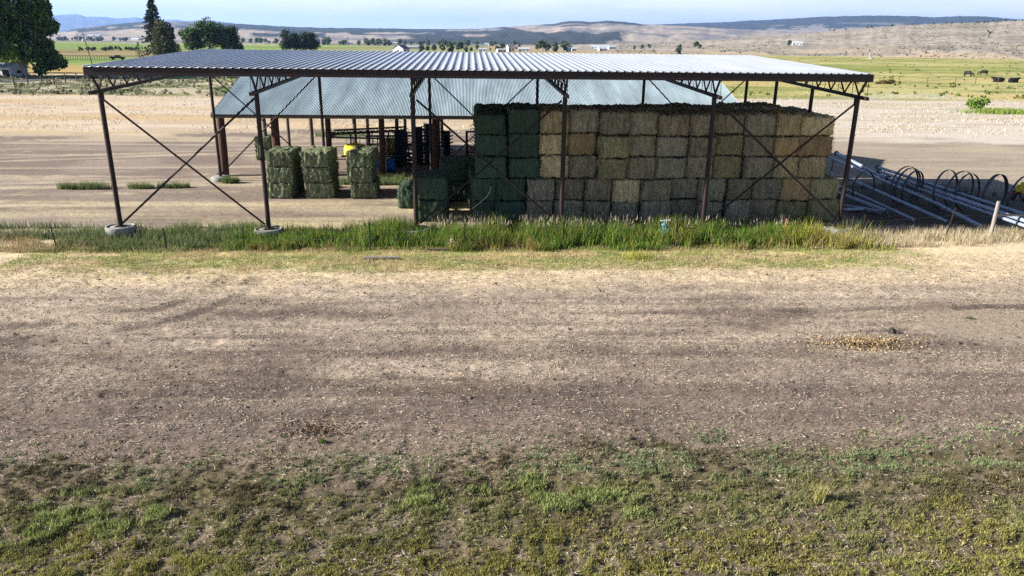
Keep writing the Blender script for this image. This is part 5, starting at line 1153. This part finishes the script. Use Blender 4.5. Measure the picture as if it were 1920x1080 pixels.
# little pump tower
P = G(1630, 110.5); PT = empty('windpump', (P[0], P[1], 0), .3, 'small pale metal tower standing at the far edge of right pasture', 'tower'); m = MB()
for sx in (-1, 1):
    for sy in (-1, 1): m.bar((sx * .8, sy * .8, 0), (sx * .15, sy * .15, 3.6), .12)
for z in (1.0, 2.1, 3.0):
    k = .8 - z * .18
    for a, b in (((-k, -k), (k, -k)), ((k, -k), (k, k)), ((k, k), (-k, k)), ((-k, k), (-k, -k))): m.bar((*a, z), (*b, z), .08)
m.build('lattice', M['silver'], PT); MB().lathe([(.1, -.05), (.6, -.05), (.6, .05), (.1, .05)], (0, -.2, 3.8), 16, 'y').build('wind_wheel', M['silver'], PT); MB().box((0, .7, 3.8), (.05, .9, .4)).build('tail_vane', M['silver'], PT)
MB().box((2.2, 0, .25), (2.6, 1.2, .5)).build('water_trough', M['silver'], PT)

# ------------------------------------------------------------------ air, light, camera
HZ = 1050.0
m = MB(); m.box((0, 3000, HZ / 2 - 2.2), (170000, 66000, HZ)); hz = bpy.data.materials.new('haze_air'); hz.use_nodes = True; nt = hz.node_tree; nt.nodes.clear()
pv = nt.nodes.new('ShaderNodeVolumePrincipled'); pv.inputs['Density'].default_value = 4.4e-5; pv.inputs['Color'].default_value = (.33, .54, 1.0, 1); pv.inputs['Anisotropy'].default_value = .2
pv.inputs['Density Attribute'].default_value = ''; ou = nt.nodes.new('ShaderNodeOutputMaterial'); nt.links.new(pv.outputs[0], ou.inputs['Volume'])
tag(m.build('haze', hz), 'thin blue summer haze filling the valley air', 'haze', kind='stuff')

SUN = Vector((-2.3, -0.15, 1.0)).normalized()
s = bpy.data.lights.new('sun', 'SUN'); s.energy = 5.0; s.angle = radians(0.53); s.color = (1.0, .955, .89)
so = bpy.data.objects.new('sun', s); COL.objects.link(so); so.rotation_euler = SUN.to_track_quat('Z', 'Y').to_euler(); so.location = (-40, -10, 40)
w = bpy.data.worlds.new('World'); SC.world = w; w.use_nodes = True; nt = w.node_tree; L = nt.links.new
bg = nt.nodes['Background']; sky = N(nt, 'ShaderNodeTexSky', sky_type='NISHITA'); sky.sun_disc = False
sky.sun_elevation = math.asin(SUN.z); sky.sun_rotation = atan2(SUN.x, SUN.y); sky.altitude = 1300; sky.air_density = 0.45; sky.dust_density = 0.15; sky.ozone_density = 1.2
tc = N(nt, 'ShaderNodeTexCoord'); mp = N(nt, 'ShaderNodeMapping'); mp.inputs['Scale'].default_value = (3.2, 3.2, 26); L(tc.outputs['Generated'], mp.inputs[0])
cn = N(nt, 'ShaderNodeTexNoise', Scale=1.6, Detail=7.0, Roughness=.6); L(mp.outputs[0], cn.inputs['Vector'])
rp = N(nt, 'ShaderNodeMapRange'); rp.inputs[1].default_value = .36; rp.inputs[2].default_value = .66; rp.inputs[3].default_value = .72; rp.inputs[4].default_value = 1.0; L(cn.outputs['Fac'], rp.inputs[0])
mx = N(nt, 'ShaderNodeMix', data_type='RGBA'); sx = N(nt, 'ShaderNodeSeparateXYZ'); L(tc.outputs['Generated'], sx.inputs[0])
fd = N(nt, 'ShaderNodeMapRange'); fd.inputs[1].default_value = .06; fd.inputs[2].default_value = .14; fd.inputs[3].default_value = 1.0; fd.inputs[4].default_value = .03; L(sx.outputs['Z'], fd.inputs[0])
ml = N(nt, 'ShaderNodeMath', operation='MULTIPLY'); L(rp.outputs[0], ml.inputs[0]); L(fd.outputs[0], ml.inputs[1])
L(ml.outputs[0], mx.inputs[0]); L(sky.outputs[0], mx.inputs[6]); mx.inputs[7].default_value = (10.6, 10.8, 10.6, 1)
L(mx.outputs[2], bg.inputs[0]); bg.inputs[1].default_value = 0.05

cam = bpy.data.cameras.new('camera'); co = bpy.data.objects.new('camera', cam); COL.objects.link(co); SC.camera = co
cam.sensor_width = 36; cam.sensor_fit = 'HORIZONTAL'; cam.lens = FPX / 1920 * 36; cam.clip_start = .1; cam.clip_end = 120000
fw = ray(960, 540); fw = fw / np.linalg.norm(fw); rt_ = ray(1960, 540) - ray(960, 540); rt_ /= np.linalg.norm(rt_); up = np.cross(rt_, fw)
co.matrix_world = Matrix(((rt_[0], up[0], -fw[0], CAM[0]), (rt_[1], up[1], -fw[1], CAM[1]), (rt_[2], up[2], -fw[2], CAM[2]), (0, 0, 0, 1)))
SC.view_settings.view_transform = 'Standard'; SC.view_settings.look = 'None'; SC.view_settings.exposure = 1.62; SC.view_settings.gamma = 1.0
SC.cycles.use_denoising = False; SC.cycles.use_adaptive_sampling = False; SC.cycles.sample_clamp_indirect = 4.0
SC.cycles.max_bounces = 6; SC.cycles.volume_bounces = 0; SC.cycles.transparent_max_bounces = 8; SC.cycles.diffuse_bounces = 3
